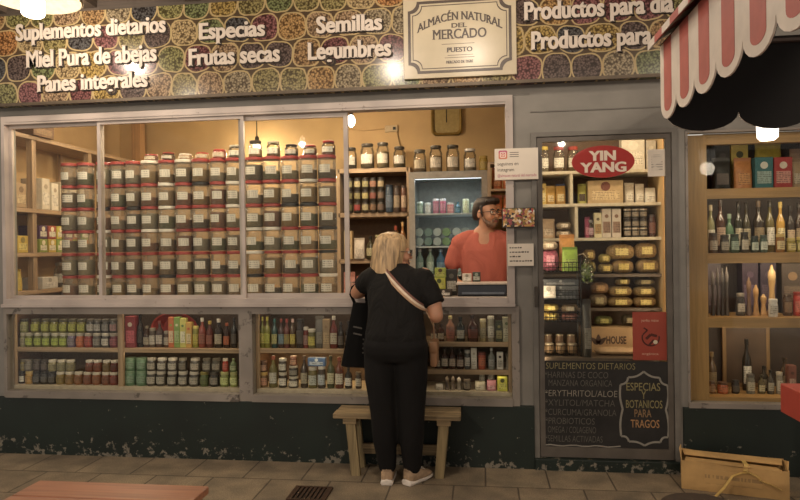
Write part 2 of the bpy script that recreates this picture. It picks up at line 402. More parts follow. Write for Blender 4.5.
# big sliding window over the counter
w1 = thing('window_1', None, None); struct(w1)
fr = MB().box(-3.605, -3.578, -.03, .06, 1.11, 2.545).box(.165, .215, -.03, .06, 1.11, 2.545).box(-3.578, .165, -.03, .06, 2.485, 2.545).box(-3.578, .165, -.045, .07, 1.11, 1.165)
fr.box(-3.605, .215, -.055, -.03, 1.105, 1.128).box(-3.555, .165, -.036, -.03, 2.50, 2.508)
fr.build('frame', ALU, w1)
for x0, x1, y in ((-3.578, -2.812, .03), (-2.835, -1.70, .0), (-1.75, -.94, .03)):
    s_ = MB(); t = .024 if x0 < -2.7 else .032
    s_.box(x0, x0+t, y-.012, y+.012, 1.165, 2.485).box(x1-t, x1, y-.012, y+.012, 1.165, 2.485).box(x0+t, x1-t, y-.012, y+.012, 1.165, 1.165+t).box(x0+t, x1-t, y-.012, y+.012, 2.485-t, 2.485)
    so = s_.build('sash', ALU, w1)
    MB().box(x0+t-.004, x1-t+.004, y-.003, y+.003, 1.165+t-.004, 2.485-t+.004).build('pane', GLASS, so)
# low showcase windows
for k, (x0, x1) in enumerate(((-3.605, -1.70), (-1.70, .24))):
    wn_ = thing(f'window_{k+2}', None, None); struct(wn_)
    f = MB().box(x0, x0+(.024 if k == 0 else .05), -.03, .04, .425, 1.105).box(x1-.05, x1, -.03, .04, .425, 1.105).box(x0+(.024 if k == 0 else .05), x1-.05, -.03, .04, 1.052, 1.105).box(x0+(.024 if k == 0 else .05), x1-.05, -.05, .04, .425, .475)
    f.build('frame', OLDGREY, wn_)
    MB().box(x0+(.02 if k == 0 else .046), x1-.046, -.003, .003, .47, 1.056).build('pane', GLASS, wn_)
# shop door: steel leaf with one tall glass
d1 = thing('door_1', None, None); struct(d1)
f = MB().box(.335, .37, -.02, .06, .075, 2.285).box(1.25, 1.285, -.02, .06, .075, 2.285).box(.37, 1.25, -.02, .06, 2.255, 2.285)
f.build('frame', GREYD, d1)
f = MB(); a, b_ = .374, 1.246
f.box(a, a+.035, -.01, .03, .08, 2.25).box(b_-.035, b_, -.01, .03, .08, 2.25).box(a+.035, b_-.035, -.01, .03, .08, .15).box(a+.035, b_-.035, -.01, .03, 2.22, 2.25)
f.build('leaf', M('#5f574e', .5, .2, .15, 8), d1)
MB().box(a+.032, b_-.032, .004, .010, .146, 2.224).build('pane', GLASS, d1)
MB().box(.345, .368, -.035, -.02, 1.10, 1.24, .003).build('latch_plate', M('#4b443c', .4, .6), d1)
# side show window
w4 = thing('window_4', None, None); struct(w4)
f = MB().box(1.335, 2.75, -.04, .04, .435, .468).box(1.335, 1.35, -.02, .04, .468, 2.26).box(1.35, 2.75, -.02, .04, 2.245, 2.26)
f.build('frame', OLDGREY, w4)
MB().box(1.35, 2.75, .0, .005, .466, 2.246).build('pane', GLASS, w4)

# ------------------------------------------------------------------ banner and plaque
bn = thing('banner', 'long printed shop banner of open seed sacks with white lettering', 'banner', (-1.2, -.10, 2.615))
zt = 3.262
bb = MB().box(-4.6+1.2, 1.72+1.2, 0, .098, 0, .66)
bb.build('board', banner_print(), bn)
MB().box(-3.4, 2.92, -.012, 0, -.012, .010).build('edge_strip', M('#5b4d3c', .5, .3), bn)
LET = M('#c8b9a9', .55, 0, .03); LSH = M('#2b2018', .8)
for s_, x0, x1, yb, h in (('Suplementos dietarios', 17, 166, 41, 19), ('Miel Pura de abejas', 27, 157, 68, 20), ('Panes integrales', 38, 148, 92, 19),
        ('Especias', 200, 265, 39.5, 18), ('Frutas secas', 189, 280, 66, 19), ('Semillas', 317, 382, 33.5, 18), ('Legumbres', 308, 391, 60, 19),
        ('Productos para dia', 524, 673, 20.5, 19), ('Productos para', 531, 651, 50, 19)):
    p0 = P(x0, yb, -.10); p1 = P(x1, yb-(x1-x0)*.037, -.10)
    z = p0.z
    rel = Vector((p0.x, -.10, z))-Vector((-1.2, -.10, 2.615))
    sz = h/143*1.28
    text(s_, 'lettering', LET, bn, (rel.x, -.008, rel.z), sz, bold=.003, ext=.002, width=p1.x-p0.x, thick=.0035, serif=.04)
    text(s_, 'lettering_shadow', LSH, bn, (rel.x+.009, -.003, rel.z-.008), sz, bold=.004, ext=.0005, width=p1.x-p0.x, thick=.006, serif=.05)
# plaque
pA = P(404, 80, -.125); pB = P(517, 78, -.125)
pw = pB.x-pA.x; ph = .552; pz = pA.z+.004
pl = thing('shop_plaque', 'cream framed name plaque with arched dark serif lettering mounted on banner', 'sign', (pA.x, -.125, pz))
CREAM = M('#b5a78a', .3, 0, .06, 8); BROWN = M('#4c4038', .4)
MB().box(0, pw, 0, .022, 0, ph, .003).build('board', CREAM, pl)
def notch(i, cut, y):
    x0, x1, z0, z1 = i, pw-i, i*1.0, ph-i*1.0; pts = []
    def arc(cx, cz, a0, a1):
        for k in range(7):
            a = R(a0+(a1-a0)*k/6); pts.append((cx+cut*math.cos(a), y, cz+cut*math.sin(a)))
    arc(x0, z0, 90, 0); arc(x1, z0, 180, 90); arc(x1, z1, 270, 180); arc(x0, z1, 360, 270)
    return pts
def line_frame(i, cut, t, name):
    a, c = notch(i, cut, 0), notch(i+t, cut, 0); mb = MB(); n = len(a)
    mb.rings([a, c, [(p[0], -.003, p[2]) for p in c], [(p[0], -.003, p[2]) for p in a], a], closed=False); mb.build(name, BROWN, pl)
line_frame(.032, .062, .018, 'border'); line_frame(.062, .062, .005, 'inner_border')
cx = pw/2
for s_, sz, z, wd, bend in (('ALMACÉN NATURAL', .078, .385, .57, .95), ('DEL', .044, .332, .10, 0), ('MERCADO', .094, .258, .36, 0), ('PUESTO', .046, .168, .17, 0), ('MERCADO DE TIGRE', .026, .093, .18, 0)):
    text(s_, 'lettering', BROWN, pl, (cx, -.002, z), sz, ext=.001, align='CENTER', width=wd, bend=bend, thick=.0022 if sz > .04 else .0008, serif=.06)
MB().box(cx-.12, cx+.10, -.001, 0, .222, .225).box(cx-.08, cx+.09, -.001, 0, .146, .149).box(cx-.10, cx+.10, -.001, 0, .130, .133).build('rule', BROWN, pl)

# ------------------------------------------------------------------ goods: one builder per kind, each item an Empty with its parts
def item(kind, x, Y, z, wd, h, c1, c2, c3, label, cat, group, dp=None, rz=0, name=None):
    r = wd/2; dp0 = dp; dp = dp or min(wd, .09)
    if kind == 'J':                                   # small filled jar with a lid and a wrap label
        t = thing(name or 'jar', label, cat or 'jar', (x, Y, z), rz, group); lh = min(.022, h*.2)
        MB().lathe([(r*.9, 0), (r*.97, h*.05), (r*.97, (h-lh)*.82), (r*.84, h-lh)], n=14).build('jar_body', M(c1, .18, 0, .25, 60), t, True)
        MB().lathe([(r*.88, h-lh), (r*.9, h-lh*.9), (r*.9, h-.002), (r*.84, h)], n=14).build('lid', M(c2, .35), t, True)
        label_band(t, r*.985, h*.16, h*.62, c3)
    elif kind == 'B':                                 # bottle
        t = thing(name or 'bottle', label, cat or 'bottle', (x, Y, z), rz, group); n = .36*r
        MB().lathe([(r*.92, 0), (r, h*.03), (r, h*.56), (r*.9, h*.63), (n*1.15, h*.75), (n, h*.80), (n, h*.9)], n=14).build('bottle_body', M(c1, .12, 0, .1), t, True)
        MB().lathe([(n*1.2, h*.88), (n*1.25, h*.89), (n*1.25, h*.995), (n*1.1, h)], n=12).build('cap', M(c2, .35), t, True)
        label_band(t, r*1.01, h*.14, h*.48, c3)
    elif kind == 'T':                                 # tin
        t = thing(name or 'tin', label, cat or 'tin', (x, Y, z), rz, group)
        MB().lathe([(r*.97, 0), (r, h*.02), (r, h*.86), (r*.96, h*.88)], n=16).build('tin_body', M(c1, .3, .1), t, True)
        MB().lathe([(r*1.02, h*.84), (r*1.02, h*.98), (r*.96, h)], n=16).build('lid', M(c2, .3, .3), t, True)
        label_band(t, r*1.01, h*.2, h*.68, c3)
    elif kind == 'C':                                 # carton
        t = thing(name or 'carton', label, cat or 'box', (x, Y, z), rz, group)
        MB().box(-r, r, -dp/2, dp/2, 0, h, min(.004, r*.15)).build('carton_body', M(c1, .55), t)
        MB().box(-r*.78, r*.78, -dp/2-.0012, -dp/2+.0004, h*.16, h*.55).build('label_panel', printed(c3, '#3a2f26'), t)
        MB().lathe([(min(r*.42, h*.2), 0), (min(r*.42, h*.2), .0015)], n=18).xf(Matrix.Translation((0, -dp/2, h*.74)) @ Matrix.Rotation(R(90), 4, 'X')).build('emblem', M(c2, .5), t)
    elif kind == 'P':                                 # stand-up pouch
        t = thing(name or 'pouch', label, cat or 'packet', (x, Y, z), rz, group); dp = dp0 or min(wd*.6, .09)
        rg = []
        for zz, a, q in ((0, .9, .42), (.03, 1, .5), (.3, 1, .5), (.6, .98, .38), (.82, .95, .16), (.9, .95, .03), (1, .95, .02)):
            rg.append([(a*r*math.copysign(abs(math.cos(i*math.pi/9))**.6, math.cos(i*math.pi/9)), q*dp*math.copysign(abs(math.sin(i*math.pi/9))**.8, math.sin(i*math.pi/9)), zz*h) for i in range(18)])
        MB().rings(rg).build('pouch_body', M(c1, .4, 0, .15, 40, .15), t, True)
        MB().box(-r*.66, r*.66, -dp*.52, -dp*.30, h*.15, h*.50, .002).build('label_panel', printed(c3, '#40342a'), t)
        MB().box(-r*.95, r*.95, -.003, .003, h*.9, h*1.0).build('seal_strip', M(c2, .45), t)
    elif kind == 'M':                                 # pepper mill
        t = thing(name or 'pepper_mill', label, cat or 'mill', (x, Y, z), rz, group)
        MB().lathe([(r, 0), (r, h*.08), (r*.78, h*.12), (r*.62, h*.35), (r*.5, h*.52), (r*.72, h*.66), (r*.72, h*.70)], n=14).build('mill_body', M(c1, .4), t, True)
        MB().lathe([(r*.66, h*.70), (r*.8, h*.75), (r*.74, h*.86), (r*.35, h*.92), (r*.3, h*.97), (r*.12, h)], n=14).build('mill_head', M(c2, .4), t, True)
    elif kind == 'G':                                 # big clear jar with loose goods inside
        t = thing(name or 'glass_jar', label, cat or 'jar', (x, Y, z), rz, group); lh = min(.026, h*.16); b = h-lh
        MB().lathe([(r*.9, .001), (r*.98, b*.05), (r*.98, b*.80), (r*.80, b*.93), (r*.78, b)], n=18).build('jar_body', JARGLASS, t, True)
        fl = b*random.uniform(.5, .72)
        MB().lathe([(r*.86, .005), (r*.93, b*.06), (r*.93, fl*.98), (r*.6, fl)], n=16).build('contents', grainy(c1), t, True, ang=60)
        MB().lathe([(r*.82, b), (r*.84, b+.002), (r*.84, h-.003), (r*.76, h)], n=18).build('lid', M(c2, .35, .2), t, True)
        label_band(t, r*1.0, h*.18, h*.55, c3, .9)
    elif kind == 'S':                                 # plump clear bag of pasta or grain lying on its side, label facing out
        t = thing(name or 'grain_bag', label, cat or 'bag', (x, Y, z), rz, group); dp = dp0 or min(max(h*1.1, .12), .2)
        mb = MB(); rg = []
        for u, q in ((-1, .10), (-.97, .3), (-.88, .62), (-.7, .88), (-.35, 1), (0, .97), (.35, 1), (.7, .9), (.88, .66), (.97, .32), (1, .12)):
            k = []
            for i in range(16):
                a_ = 2*math.pi*i/16; jx = 1+.05*math.sin(3*a_+u*5+x*40)
                k.append((u*r, q*dp/2*math.cos(a_)*jx, h/2+q*h/2*math.sin(a_)*(jx if math.sin(a_) > 0 else 1)*.98))
            rg.append(k)
        mb.rings(rg).build('bag_body', grainy(c1, None, 90), t, True)
        MB().box(-r*.45, r*.45, -dp*.55, -dp*.40, h*.28, h*.74, .003).build('label_panel', printed(c3, '#4a3c20'), t)
    return t
def label_band(t, r, z0, z1, c, span=1.0):
    a0 = R(-90)-span; n = 9; mb = MB(); lo = []; 
    for zz, rr in ((z0, r), (z0, r+.001), (z1, r+.001), (z1, r)):
        lo.append([(rr*math.cos(a0+2*span*i/n), rr*math.sin(a0+2*span*i/n), zz) for i in range(n+1)])
    for a, b in zip(lo, lo[1:]+lo[:1]):
        A = [mb.b.verts.new(p) for p in a]; B = [mb.b.verts.new(p) for p in b]
        for i in range(n): mb._f([A[i], A[i+1], B[i+1], B[i]])
    return mb.build('label', printed(c) if c else M('#cfc6b4'), t)

def row(Y, z, group, where, items, names=None, h=None, gap=None):
    """items: (px centre, px width, px top or None, kind, body, cap, label colour, what). Label: what, nth + where"""
    n = len(items); out = []
    for i, it in enumerate(items):
        px, wp, top, k, c1, c2, c3, what = it[:8]; Yi = Y+(it[8] if len(it) > 8 else 0)
        x = XZ(px, Yi, z+.05); wd = XZ(px+wp/2, Yi, z+.05)-XZ(px-wp/2, Yi, z+.05)
        hh = h if top is None else P(px, top, Yi).z-z
        nth = ORD[i+1]
        out.append(item(k, x, Yi, z+.0008, wd, hh, c1, c2, c3, f'{what}, {nth} {where}', None, group))
    return out
def lamp_bulb(name, label, loc, r, watts, col, hang=None, group=None, shade=None):
    t = thing(name, label, 'lamp', loc, 0, group)
    MB().lathe([(r*.2, -r*1.3), (r*.8, -r*.8), (r, 0), (r*.85, r*.6), (r*.45, r*1.3)], n=16).build('bulb', M('#fff0d8', .4, 0, 0, emit=10), t, True)
    MB().lathe([(r*.48, r*1.25), (r*.5, r*1.4), (r*.5, r*2.2), (r*.2, r*2.5)], n=14).build('socket', M('#3a332c', .5), t, True)
    if hang: MB().tube([(0, 0, r*2.4), (0, 0, hang)], .005, 6).build('cord', BLACK, t)
    if shade: MB().rings([[(q*math.cos(2*math.pi*i/24), q*math.sin(2*math.pi*i/24), zz) for i in range(24)] for q, zz in ((shade, r*.3), (shade*.95, r*.4), (shade*.3, r*2.4), (shade*.3, r*2.6), (shade, r*.34))], False).build('shade', M('#e8dcc8', .4), t, True)
    if watts:
        l = bpy.data.lights.new('lamp_light', 'POINT'); l.energy = watts; l.color = col; l.shadow_soft_size = r
        o = bpy.data.objects.new('lamp_light', l); COL.objects.link(o); o.parent = t; o.location = (0, 0, -r*1.6)
    return t

# ------------------------------------------------------------------ lamps
def side_strip(label, x, y, z0, z1, watts, rz):  # added strips, tucked out of view, to brighten goods behind the glass
    t = thing('glow_strip', label, 'lamp', (x, y, z0))
    MB().box(-.008, .008, -.008, .008, 0, z1-z0).build('strip', M('#ffe2b8', .4, 0, 0, emit=3), t)
    l = bpy.data.lights.new('lamp_light', 'AREA'); l.shape = 'RECTANGLE'; l.size = .03; l.size_y = z1-z0; l.energy = watts; l.color = SHOPWARM
    o = bpy.data.objects.new('lamp_light', l); COL.objects.link(o); o.parent = t; o.location = (.012*math.sin(-rz), .012*math.cos(rz), (z1-z0)/2); o.rotation_euler = (R(90), 0, rz)
side_strip('added upright fill strip behind the lock-side stile of the shop door', .395, .065, .66, 2.2, 2.1, R(-35))
side_strip('added upright fill strip behind the hinge-side stile of the shop door', 1.239, .065, .66, 2.2, 2.3, R(35))
side_strip('added upright fill strip behind the broad wooden stile of the side window', 1.452, .125, .50, 2.16, 9.0, R(-50))
def mirror_at(px, py, z):
    p = P(px, py, -.1); d = p-CAM; k = (z-p.z)/d.z
    return (p.x+d.x*k, -.1-d.y*k, z)
HALL = [(*mirror_at(135, 57, 3.12), 34), (*mirror_at(394, 62, 3.14), 34), (*mirror_at(474, 50, 3.14), 24), (1.9, -2.7, 3.12, 50), (-2.6, -4.6, 3.12, 190), (1.2, -5.4, 3.12, 190)]  # last two bulbs are added behind the camera for frontal light
for i, (x, y, z, wt) in enumerate(HALL):
    lamp_bulb('hall_lamp', f'{ORD[i+1]} unseen bare hall bulb hanging under the joists, counted from the seed banner', (x, y, z), .04, wt, WARM, 3.5-z, 'hall bulbs')
pt = P(33, 9, -1.1)
t = lamp_bulb('pendant_lamp', 'glowing white pendant lamp with flared shade in front of banner', (pt.x, pt.y, pt.z+.01), .02, 0, WARM)
for o in list(t.children): bpy.data.objects.remove(o)
MB().lathe([(.050, -.050), (.060, -.040), (.062, .04), (.055, .055)], n=20).build('bulb', M('#fff0dc', .4, 0, 0, emit=5), t, True)
MB().rings([[(q*math.cos(2*math.pi*i/28), q*math.sin(2*math.pi*i/28), zz) for i in range(28)] for q, zz in ((.26, .055), (.255, .065), (.08, .16), (.07, .16), (.25, .05))], False).build('shade', M('#e2cfae', .5), t, True)
MB().tube([(0, 0, .15), (0, 0, .42)], .012, 8).build('stem', BLACK, t)
l = bpy.data.lights.new('lamp_light', 'POINT'); l.energy = 10; l.color = WARM; l.shadow_soft_size = .06
o = bpy.data.objects.new('lamp_light', l); COL.objects.link(o); o.parent = t; o.location = (0, 0, -.10)
for i, (x0, x1, y, z, wt) in enumerate(FILL_TUBES):
    wh = ('over the stacked spice jars', 'over the serving counter', 'over the goods behind the door glass', 'over the bottles in the side window')[i]
    t = thing('fill_tube', f'added warm fill tube inside the shop {wh}', 'lamp', ((x0+x1)/2, y, z), 0, 'added fill tubes'); hl = (x1-x0)/2
    MB().tube([(-hl, 0, 0), (hl, 0, 0)], .013, 10).build('tube', M('#fff0d0', .4, 0, 0, emit=4), t)
    MB().box(-hl, hl, -.02, .02, .014, .045).build('housing', WHITE, t)
    zc_ = 3.1 if i < 2 else 3.1 if i == 2 else 2.4
    if i < 3:
        for s in (-1, 1): MB().tube([(s*hl*.8, 0, .04), (s*hl*.8, 0, zc_-z)], .004, 6).build('hanger', BLACK, t)
    l = bpy.data.lights.new('lamp_light', 'AREA'); l.shape = 'RECTANGLE'; l.size = x1-x0; l.size_y = .05; l.energy = wt; l.color = SHOPWARM
    o = bpy.data.objects.new('lamp_light', l); COL.objects.link(o); o.parent = t; o.location = (0, 0, -.03); o.rotation_euler = (R(20 if i in (0, 2, 3) else 0), 0, 0)
p = P(351, 121, 1.5)
lamp_bulb('shop_bulb', 'glowing bare bulb hanging near the counter opening inside the shop', p, .042, 26, SHOPWARM, 3.1-p.z)
p = P(257, 146, 2.1)  # bulb added where the pane only reflects a light
lamp_bulb('shop_bulb', 'added bare bulb above the red-lidded jars where the pane reflects a light', p, .042, 22, SHOPWARM, 3.1-p.z)
lamp_bulb('shop_bulb', 'added unseen bare bulb over the narrow corner shelves inside the shop', (-3.1, .95, 2.95), .04, 22, SHOPWARM, .15)  # unseen bulb added to light this corner

# ------------------------------------------------------------------ serving counter and low showcases
ct = thing('counter', 'long pale serving counter behind the sliding windows above the low showcases', 'counter', (0, 0, 0))
MB().box(-3.595, .205, .125, .62, 1.112, 1.145, .004).build('worktop', M('#b3a48f', .45), ct)
MB().box(-3.595, .205, .40, .60, .10, 1.112).build('back_panel', M('#8c7a62', .6), ct)
ZB1, ZS1 = .505, .775
def showcase(name, label, x0, x1, shelves, post=None):
    t = thing(name, label, 'showcase', (0, 0, 0))
    MB().box(x0, x1, .385, .397, .46, 1.11).build('back_board', M('#5b4632', .65), t)
    MB().box(x0, x1, .05, .385, .46, .500, .002).build('bottom_board', M('#b7a68c', .55), t)
    for z in shelves: MB().box(x0, x1, .065, .385, z-.032, z, .002).build('shelf_board', WOODL, t)
    for s in (x0, x1-.022): MB().box(s, s+.022, .05, .074, .5, 1.11).build('stile', WOODLZ, t)
    for s in (x0-.012, x1): MB().box(s, s+.012, .05, .397, .46, 1.11).build('side_board', WOODD, t)
    st = MB().box(x0+.03, x1-.03, .052, .066, 1.094, 1.104).build('showcase_fill', M('#ffe2b8', .4, 0, 0, emit=3), t)  # added strip and area lights brighten the showcase goods
    for zz in [1.092]+[q-.034 for q in shelves[:1]]:
        l = bpy.data.lights.new('lamp_light', 'AREA'); l.shape = 'RECTANGLE'; l.size = x1-x0-.1; l.size_y = .02; l.energy = .33*(x1-x0); l.color = SHOPWARM
        o = bpy.data.objects.new('lamp_light', l); COL.objects.link(o); o.parent = t; o.location = ((x0+x1)/2, .068, zz); o.rotation_euler = (R(35), 0, 0)
    if post: MB().box(post-.02, post+.02, .05, .074, .5, 1.11).build('divider', WOODLZ, t)
    return t
showcase('showcase', 'low wooden showcase of jars with one middle divider, farthest from the door', -3.595, -1.75, [.785], XZ(121, .06, .8))
showcase('showcase', 'low wooden showcase of sauces and jars partly behind the handbag', -1.65, -.612, [.790])
showcase('showcase', 'low wooden showcase with three shelves of syrups and mills beside the door', -.585, .19, [.650, .845])
Yf = .11
W_ = 'from the end on {} of the {}'
A1 = 'in front row, upper shelf, farthest low showcase'
gl, gy = '#a9b43a', '#8f8a80'
cA = [(20, 8, None, 'J', '#8f8a68', '#b9b09a', '#a09a7c', 'pale jar with dull label')]
for px in (30, 38.6, 47, 56, 64): cA.append((px, 8, None, 'J', '#6a6a30', '#c3bca4', '#a8b832', 'jar with lime label'))
cA += [(72, 8, None, 'J', '#6f6078', '#b8ae9e', '#8a7f86', 'jar with mauve label'), (80.6, 8, None, 'J', '#a8562a', '#b8ae9e', '#c96a34', 'jar with orange label'), (89, 8, None, 'J', '#8a3028', '#b0a090', '#b04a40', 'jar with red label'),
       (97.5, 8, None, 'J', '#57504a', '#b8ae9e', '#8d857a', 'jar with grey label'), (106, 8, None, 'J', '#4a4440', '#ccc4b4', '#c9c0b0', 'dark jar with white label'), (114.3, 8, None, 'J', '#6a3038', '#a89a8c', '#9a5058', 'jar with plum label')]
cA[0] = (23.4, 5.6)+cA[0][2:]
row(Yf, .785, 'jars on the upper shelf of the farthest showcase', A1, cA, h=.108)
cB = [(24.5, 7.4, None, 'J', '#8a8a5a', '#3d3a34', '#9c9a6a', 'olive jar')]
for px in (36, 46, 55, 64, 73, 82): cB.append((px, 8.4, None, 'J', '#6f6a30', '#55503e', '#a6a838', 'lime-labelled jar'))
for px, c in ((91, '#b5aea2'), (98, '#a8a29a'), (106, '#8a8580'), (114, '#a07a78')): cB.append((px, 7.6, None, 'J', '#4c4844', '#5f5850', c, 'grey-labelled jar'))
row(Yf+.01, .785+.1095, 'jars on the upper shelf of the farthest showcase', 'stacked on the front row, upper shelf, farthest showcase', cB, h=.105)
cC = [(22.6, 5.8, None, 'J', '#3a2a22', '#26211d', '#e2dccc', 'dark jar with round white label'), (30, 8, None, 'J', '#b08428', '#c7a860', '#b88a30', 'honey-coloured jar')]
for px in (37, 45, 52.5): cC.append((px, 7.6, None, 'J', '#3a3430', '#2f2b28', '#5b5650', 'dark jar with black lid'))
for px, c in ((61, '#8a7440'), (70, '#8a6a40'), (79, '#8a5c3a'), (88, '#7d4a36'), (97, '#8a5638'), (106.5, '#7a4a34'), (114.5, '#7a3a30')): cC.append((px, 8.4, None, 'J', c, '#cfc4b0', c, 'brown preserve jar with pale lid'))
row(Yf, .5, 'jars on the bottom of the farthest showcase', 'in bottom row of farthest low showcase', cC, h=.095)
cD = [(23.4, 5.4, None, 'J', '#8a7a48', '#6a5f4c', '#8f8456', 'straw jar'), (29, 8, None, 'J', '#6b6358', '#7a7266', '#857d70', 'ashen jar'), (37.5, 7, None, 'J', '#463a36', '#4f4640', '#5a4d48', 'dusky jar'), (45, 7, None, 'J', '#40352f', '#453d38', '#5a4d48', 'dusky jar')]
for px, c in ((53, '#8a8058'), (62, '#7d7650'), (71, '#7a7048')): cD.append((px, 8.2, None, 'J', c, '#c9c0ac', c, 'olive preserve jar with pale lid'))
for px, c in ((90, '#6f3c2a'), (98, '#7a4430'), (107, '#6f5a38'), (115, '#5a2a24')): cD.append((px, 7.8, None, 'J', c, '#cfc6b6', c, 'russet preserve jar with pale lid'))
row(Yf+.01, .5+.0965, 'jars on the bottom of the farthest showcase', 'stacked over bottom row, farthest showcase', cD, h=.088)
# second compartment
wE = 'on upper shelf beyond the divider, farthest showcase'
cE = [(133, 10, 316, 'C', '#8a2f34', '#c9b9a4', '#d0606a', 'crimson carton'), (140.5, 6, 314, 'B', '#2a2420', '#1c1a18', '#3a332d', 'slim black bottle'), (147, 6.4, 326, 'B', '#4a3428', '#9a8a70', '#a89c86', 'squat brown bottle'), (153, 6.4, 328, 'J', '#5a4a3c', '#8a7c68', '#c9bfae', 'short jar with white label'),
      (160, 7.4, 321, 'B', '#4c3a34', '#7c3a34', '#c2b6a8', 'brown bottle with white label'), (167, 6, 331, 'J', '#5a4030', '#8f8474', '#b5a794', 'small brown jar'), (172.5, 5.6, 317, 'C', '#c46a3a', '#8a9c3a', '#e6c9a0', 'orange carton'), (178.3, 5.8, 317, 'C', '#7d9c48', '#d8cfa8', '#a8c080', 'green carton'), (184.2, 5.8, 318, 'C', '#c6c05c', '#5a7a3a', '#e8e4c4', 'yellow-green carton'),
      (190, 5.6, 322, 'C', '#c99a40', '#c4502c', '#e2d0a0', 'amber carton with orange dot'), (196, 6, 326, 'J', '#8f8a30', '#c9b850', '#c4b848', 'yellow jar'), (202.5, 7, 318, 'B', '#8a4034', '#d8d0c4', '#a06050', 'red sauce bottle with white cap'), (210, 7, 321, 'B', '#5f2f28', '#c8a83c', '#9a5a4c', 'dark sauce bottle with yellow cap'),
      (219, 8, 319, 'B', '#2e241f', '#d4ccc0', '#b5a890', 'dark bottle with white cap'), (227, 6.5, 323, 'B', '#3a2620', '#b8582c', '#b86038', 'dark bottle with orange cap'), (234.3, 6, 318, 'B', '#2a2522', '#302a26', '#57504a', 'dark bottle with dark cap')]
row(Yf+.02, .785, 'sauces on the upper shelf beyond the divider', wE, cE)
cF = [(131, 10, None, 'T', '#5f7f60', '#7f9a7c', '#7f9c80', 'green tin')]
cF += [(142, 10, None, 'T', '#5f7f60', '#7f9a7c', '#7f9c80', 'green tin')]
for px in (152, 161.5, 172.5, 183.5, 194.5): cF.append((px, 9.6, None, 'J', '#4a443c', '#c2b8a8', '#aaa292', 'grey jar with pale lid'))
cF += [(204.5, 8.4, None, 'J', '#4f5a30', '#8a7f3c', '#5f6a3a', 'moss-green jar'), (214.5, 9, None, 'J', '#2f2b28', '#4a443e', '#8a8276', 'charcoal jar'), (224.8, 8.8, None, 'J', '#7a8040', '#a8a868', '#c0c87a', 'lime tin-lidded jar'), (234, 7.8, None, 'J', '#8a9048', '#a8a868', '#ccd48a', 'pale lime jar')]
row(Yf, .5, 'jars on the bottom beyond the divider', 'in bottom row beyond divider, farthest showcase', cF, h=.108)
cG = [(131, 9.6, None, 'T', '#5f7f60', '#7f9a7c', '#7f9c80', 'green tin'), (142, 9.6, None, 'T', '#5f7f60', '#7f9a7c', '#7f9c80', 'green tin'), (152, 9, None, 'J', '#4c463e', '#b8ae9e', '#a49c8c', 'grey jar'), (162.5, 9.4, None, 'J', '#57504a', '#cfc6b6', '#b8b0a0', 'grey jar'), (173, 9.4, None, 'J', '#57504a', '#cfc6b6', '#b8b0a0', 'grey jar'),
      (183, 8, None, 'J', '#4a443c', '#8c8474', '#7d7566', 'dim jar'), (195.5, 9.6, None, 'J', '#504a40', '#b8ae9e', '#b0a696', 'grey jar'), (207, 8.4, None, 'J', '#57524a', '#6a6254', '#8f8778', 'dull jar'), (216.5, 8.6, None, 'J', '#4c483e', '#5f584c', '#8a8274', 'dull jar'), (225.5, 5.6, None, 'J', '#a0382a', '#c4b8a4', '#b85a48', 'small red jar'), (233.5, 6.4, None, 'B', '#5f6e48', '#7d8a5f', '#a2ac80', 'small green bottle')]
row(Yf+.005, .5+.1095, 'jars on the bottom beyond the divider', 'stacked above bottom row beyond divider, farthest showcase', cG, h=.098)
bx = XZ(176, .28, .9); t = thing('plastic_basin', 'red plastic basin lying on edge behind the cartons in the farthest showcase', 'basin', (bx, .3, .789))
MB().rings([[(q*math.cos(2*math.pi*i/28), yy, .125+.125*math.sin(2*math.pi*i/28)*(q/.19)) for i in range(28)] for q, yy in ((.12, .07), (.14, .06), (.18, -.045), (.19, -.05), (.19, -.055), (.178, -.052), (.135, .055), (.12, .06))]).build('basin_body', M('#b83c2c', .4), t, True)
# showcase behind the handbag
wH = 'on upper shelf of showcase by the handbag'
cH = [(262.6, 4.8, 317, 'B', '#7a7a2c', '#c4b83c', '#c9c05a', 'yellow-capped bottle'), (267.5, 6, 317, 'B', '#7f7c2a', '#c4b83c', '#b8bc48', 'yellow-capped bottle'), (274.8, 6, 319, 'B', '#2c4a48', '#2f6a64', '#b4b070', 'teal-capped bottle'), (281.5, 6, 319, 'B', '#4a3430', '#8a3a30', '#7a94a0', 'maroon-capped bottle'), (287, 6, 319, 'B', '#6a3a34', '#a04038', '#9c8c50', 'red-capped bottle'), (293, 6, 319, 'B', '#57402c', '#d6b0a8', '#c8b448', 'pink-capped bottle'),
      (300.5, 8, 319, 'J', '#3a302c', '#2c2826', '#57504c', 'tall dark jar'), (306, 5.5, 327, 'J', '#7a3a34', '#c8beb0', '#a07870', 'small rosy jar'), (312, 8, 329, 'J', '#6a6440', '#d2cab8', '#c6b84c', 'jar with yellow label'), (320, 9, 316, 'P', '#5a554e', '#6a645c', '#8a8478', 'crinkled grey packet'), (327, 7, 319, 'C', '#9a7f5c', '#8a6a48', '#b89c74', 'tan carton'),
      (334, 8, 316, 'B', '#6a2c24', '#d0c8bc', '#c2b49c', 'red sauce bottle with white cap'), (341, 6.4, 322, 'B', '#2f2824', '#332c28', '#6a5f56', 'dark round-shouldered bottle'), (349, 7, 321, 'B', '#2c2622', '#332c28', '#6a5f56', 'dark round-shouldered bottle')]
row(Yf, .790, 'bottles on the upper shelf by the handbag', wH, cH)
wI = 'in bottom row of showcase by the handbag'
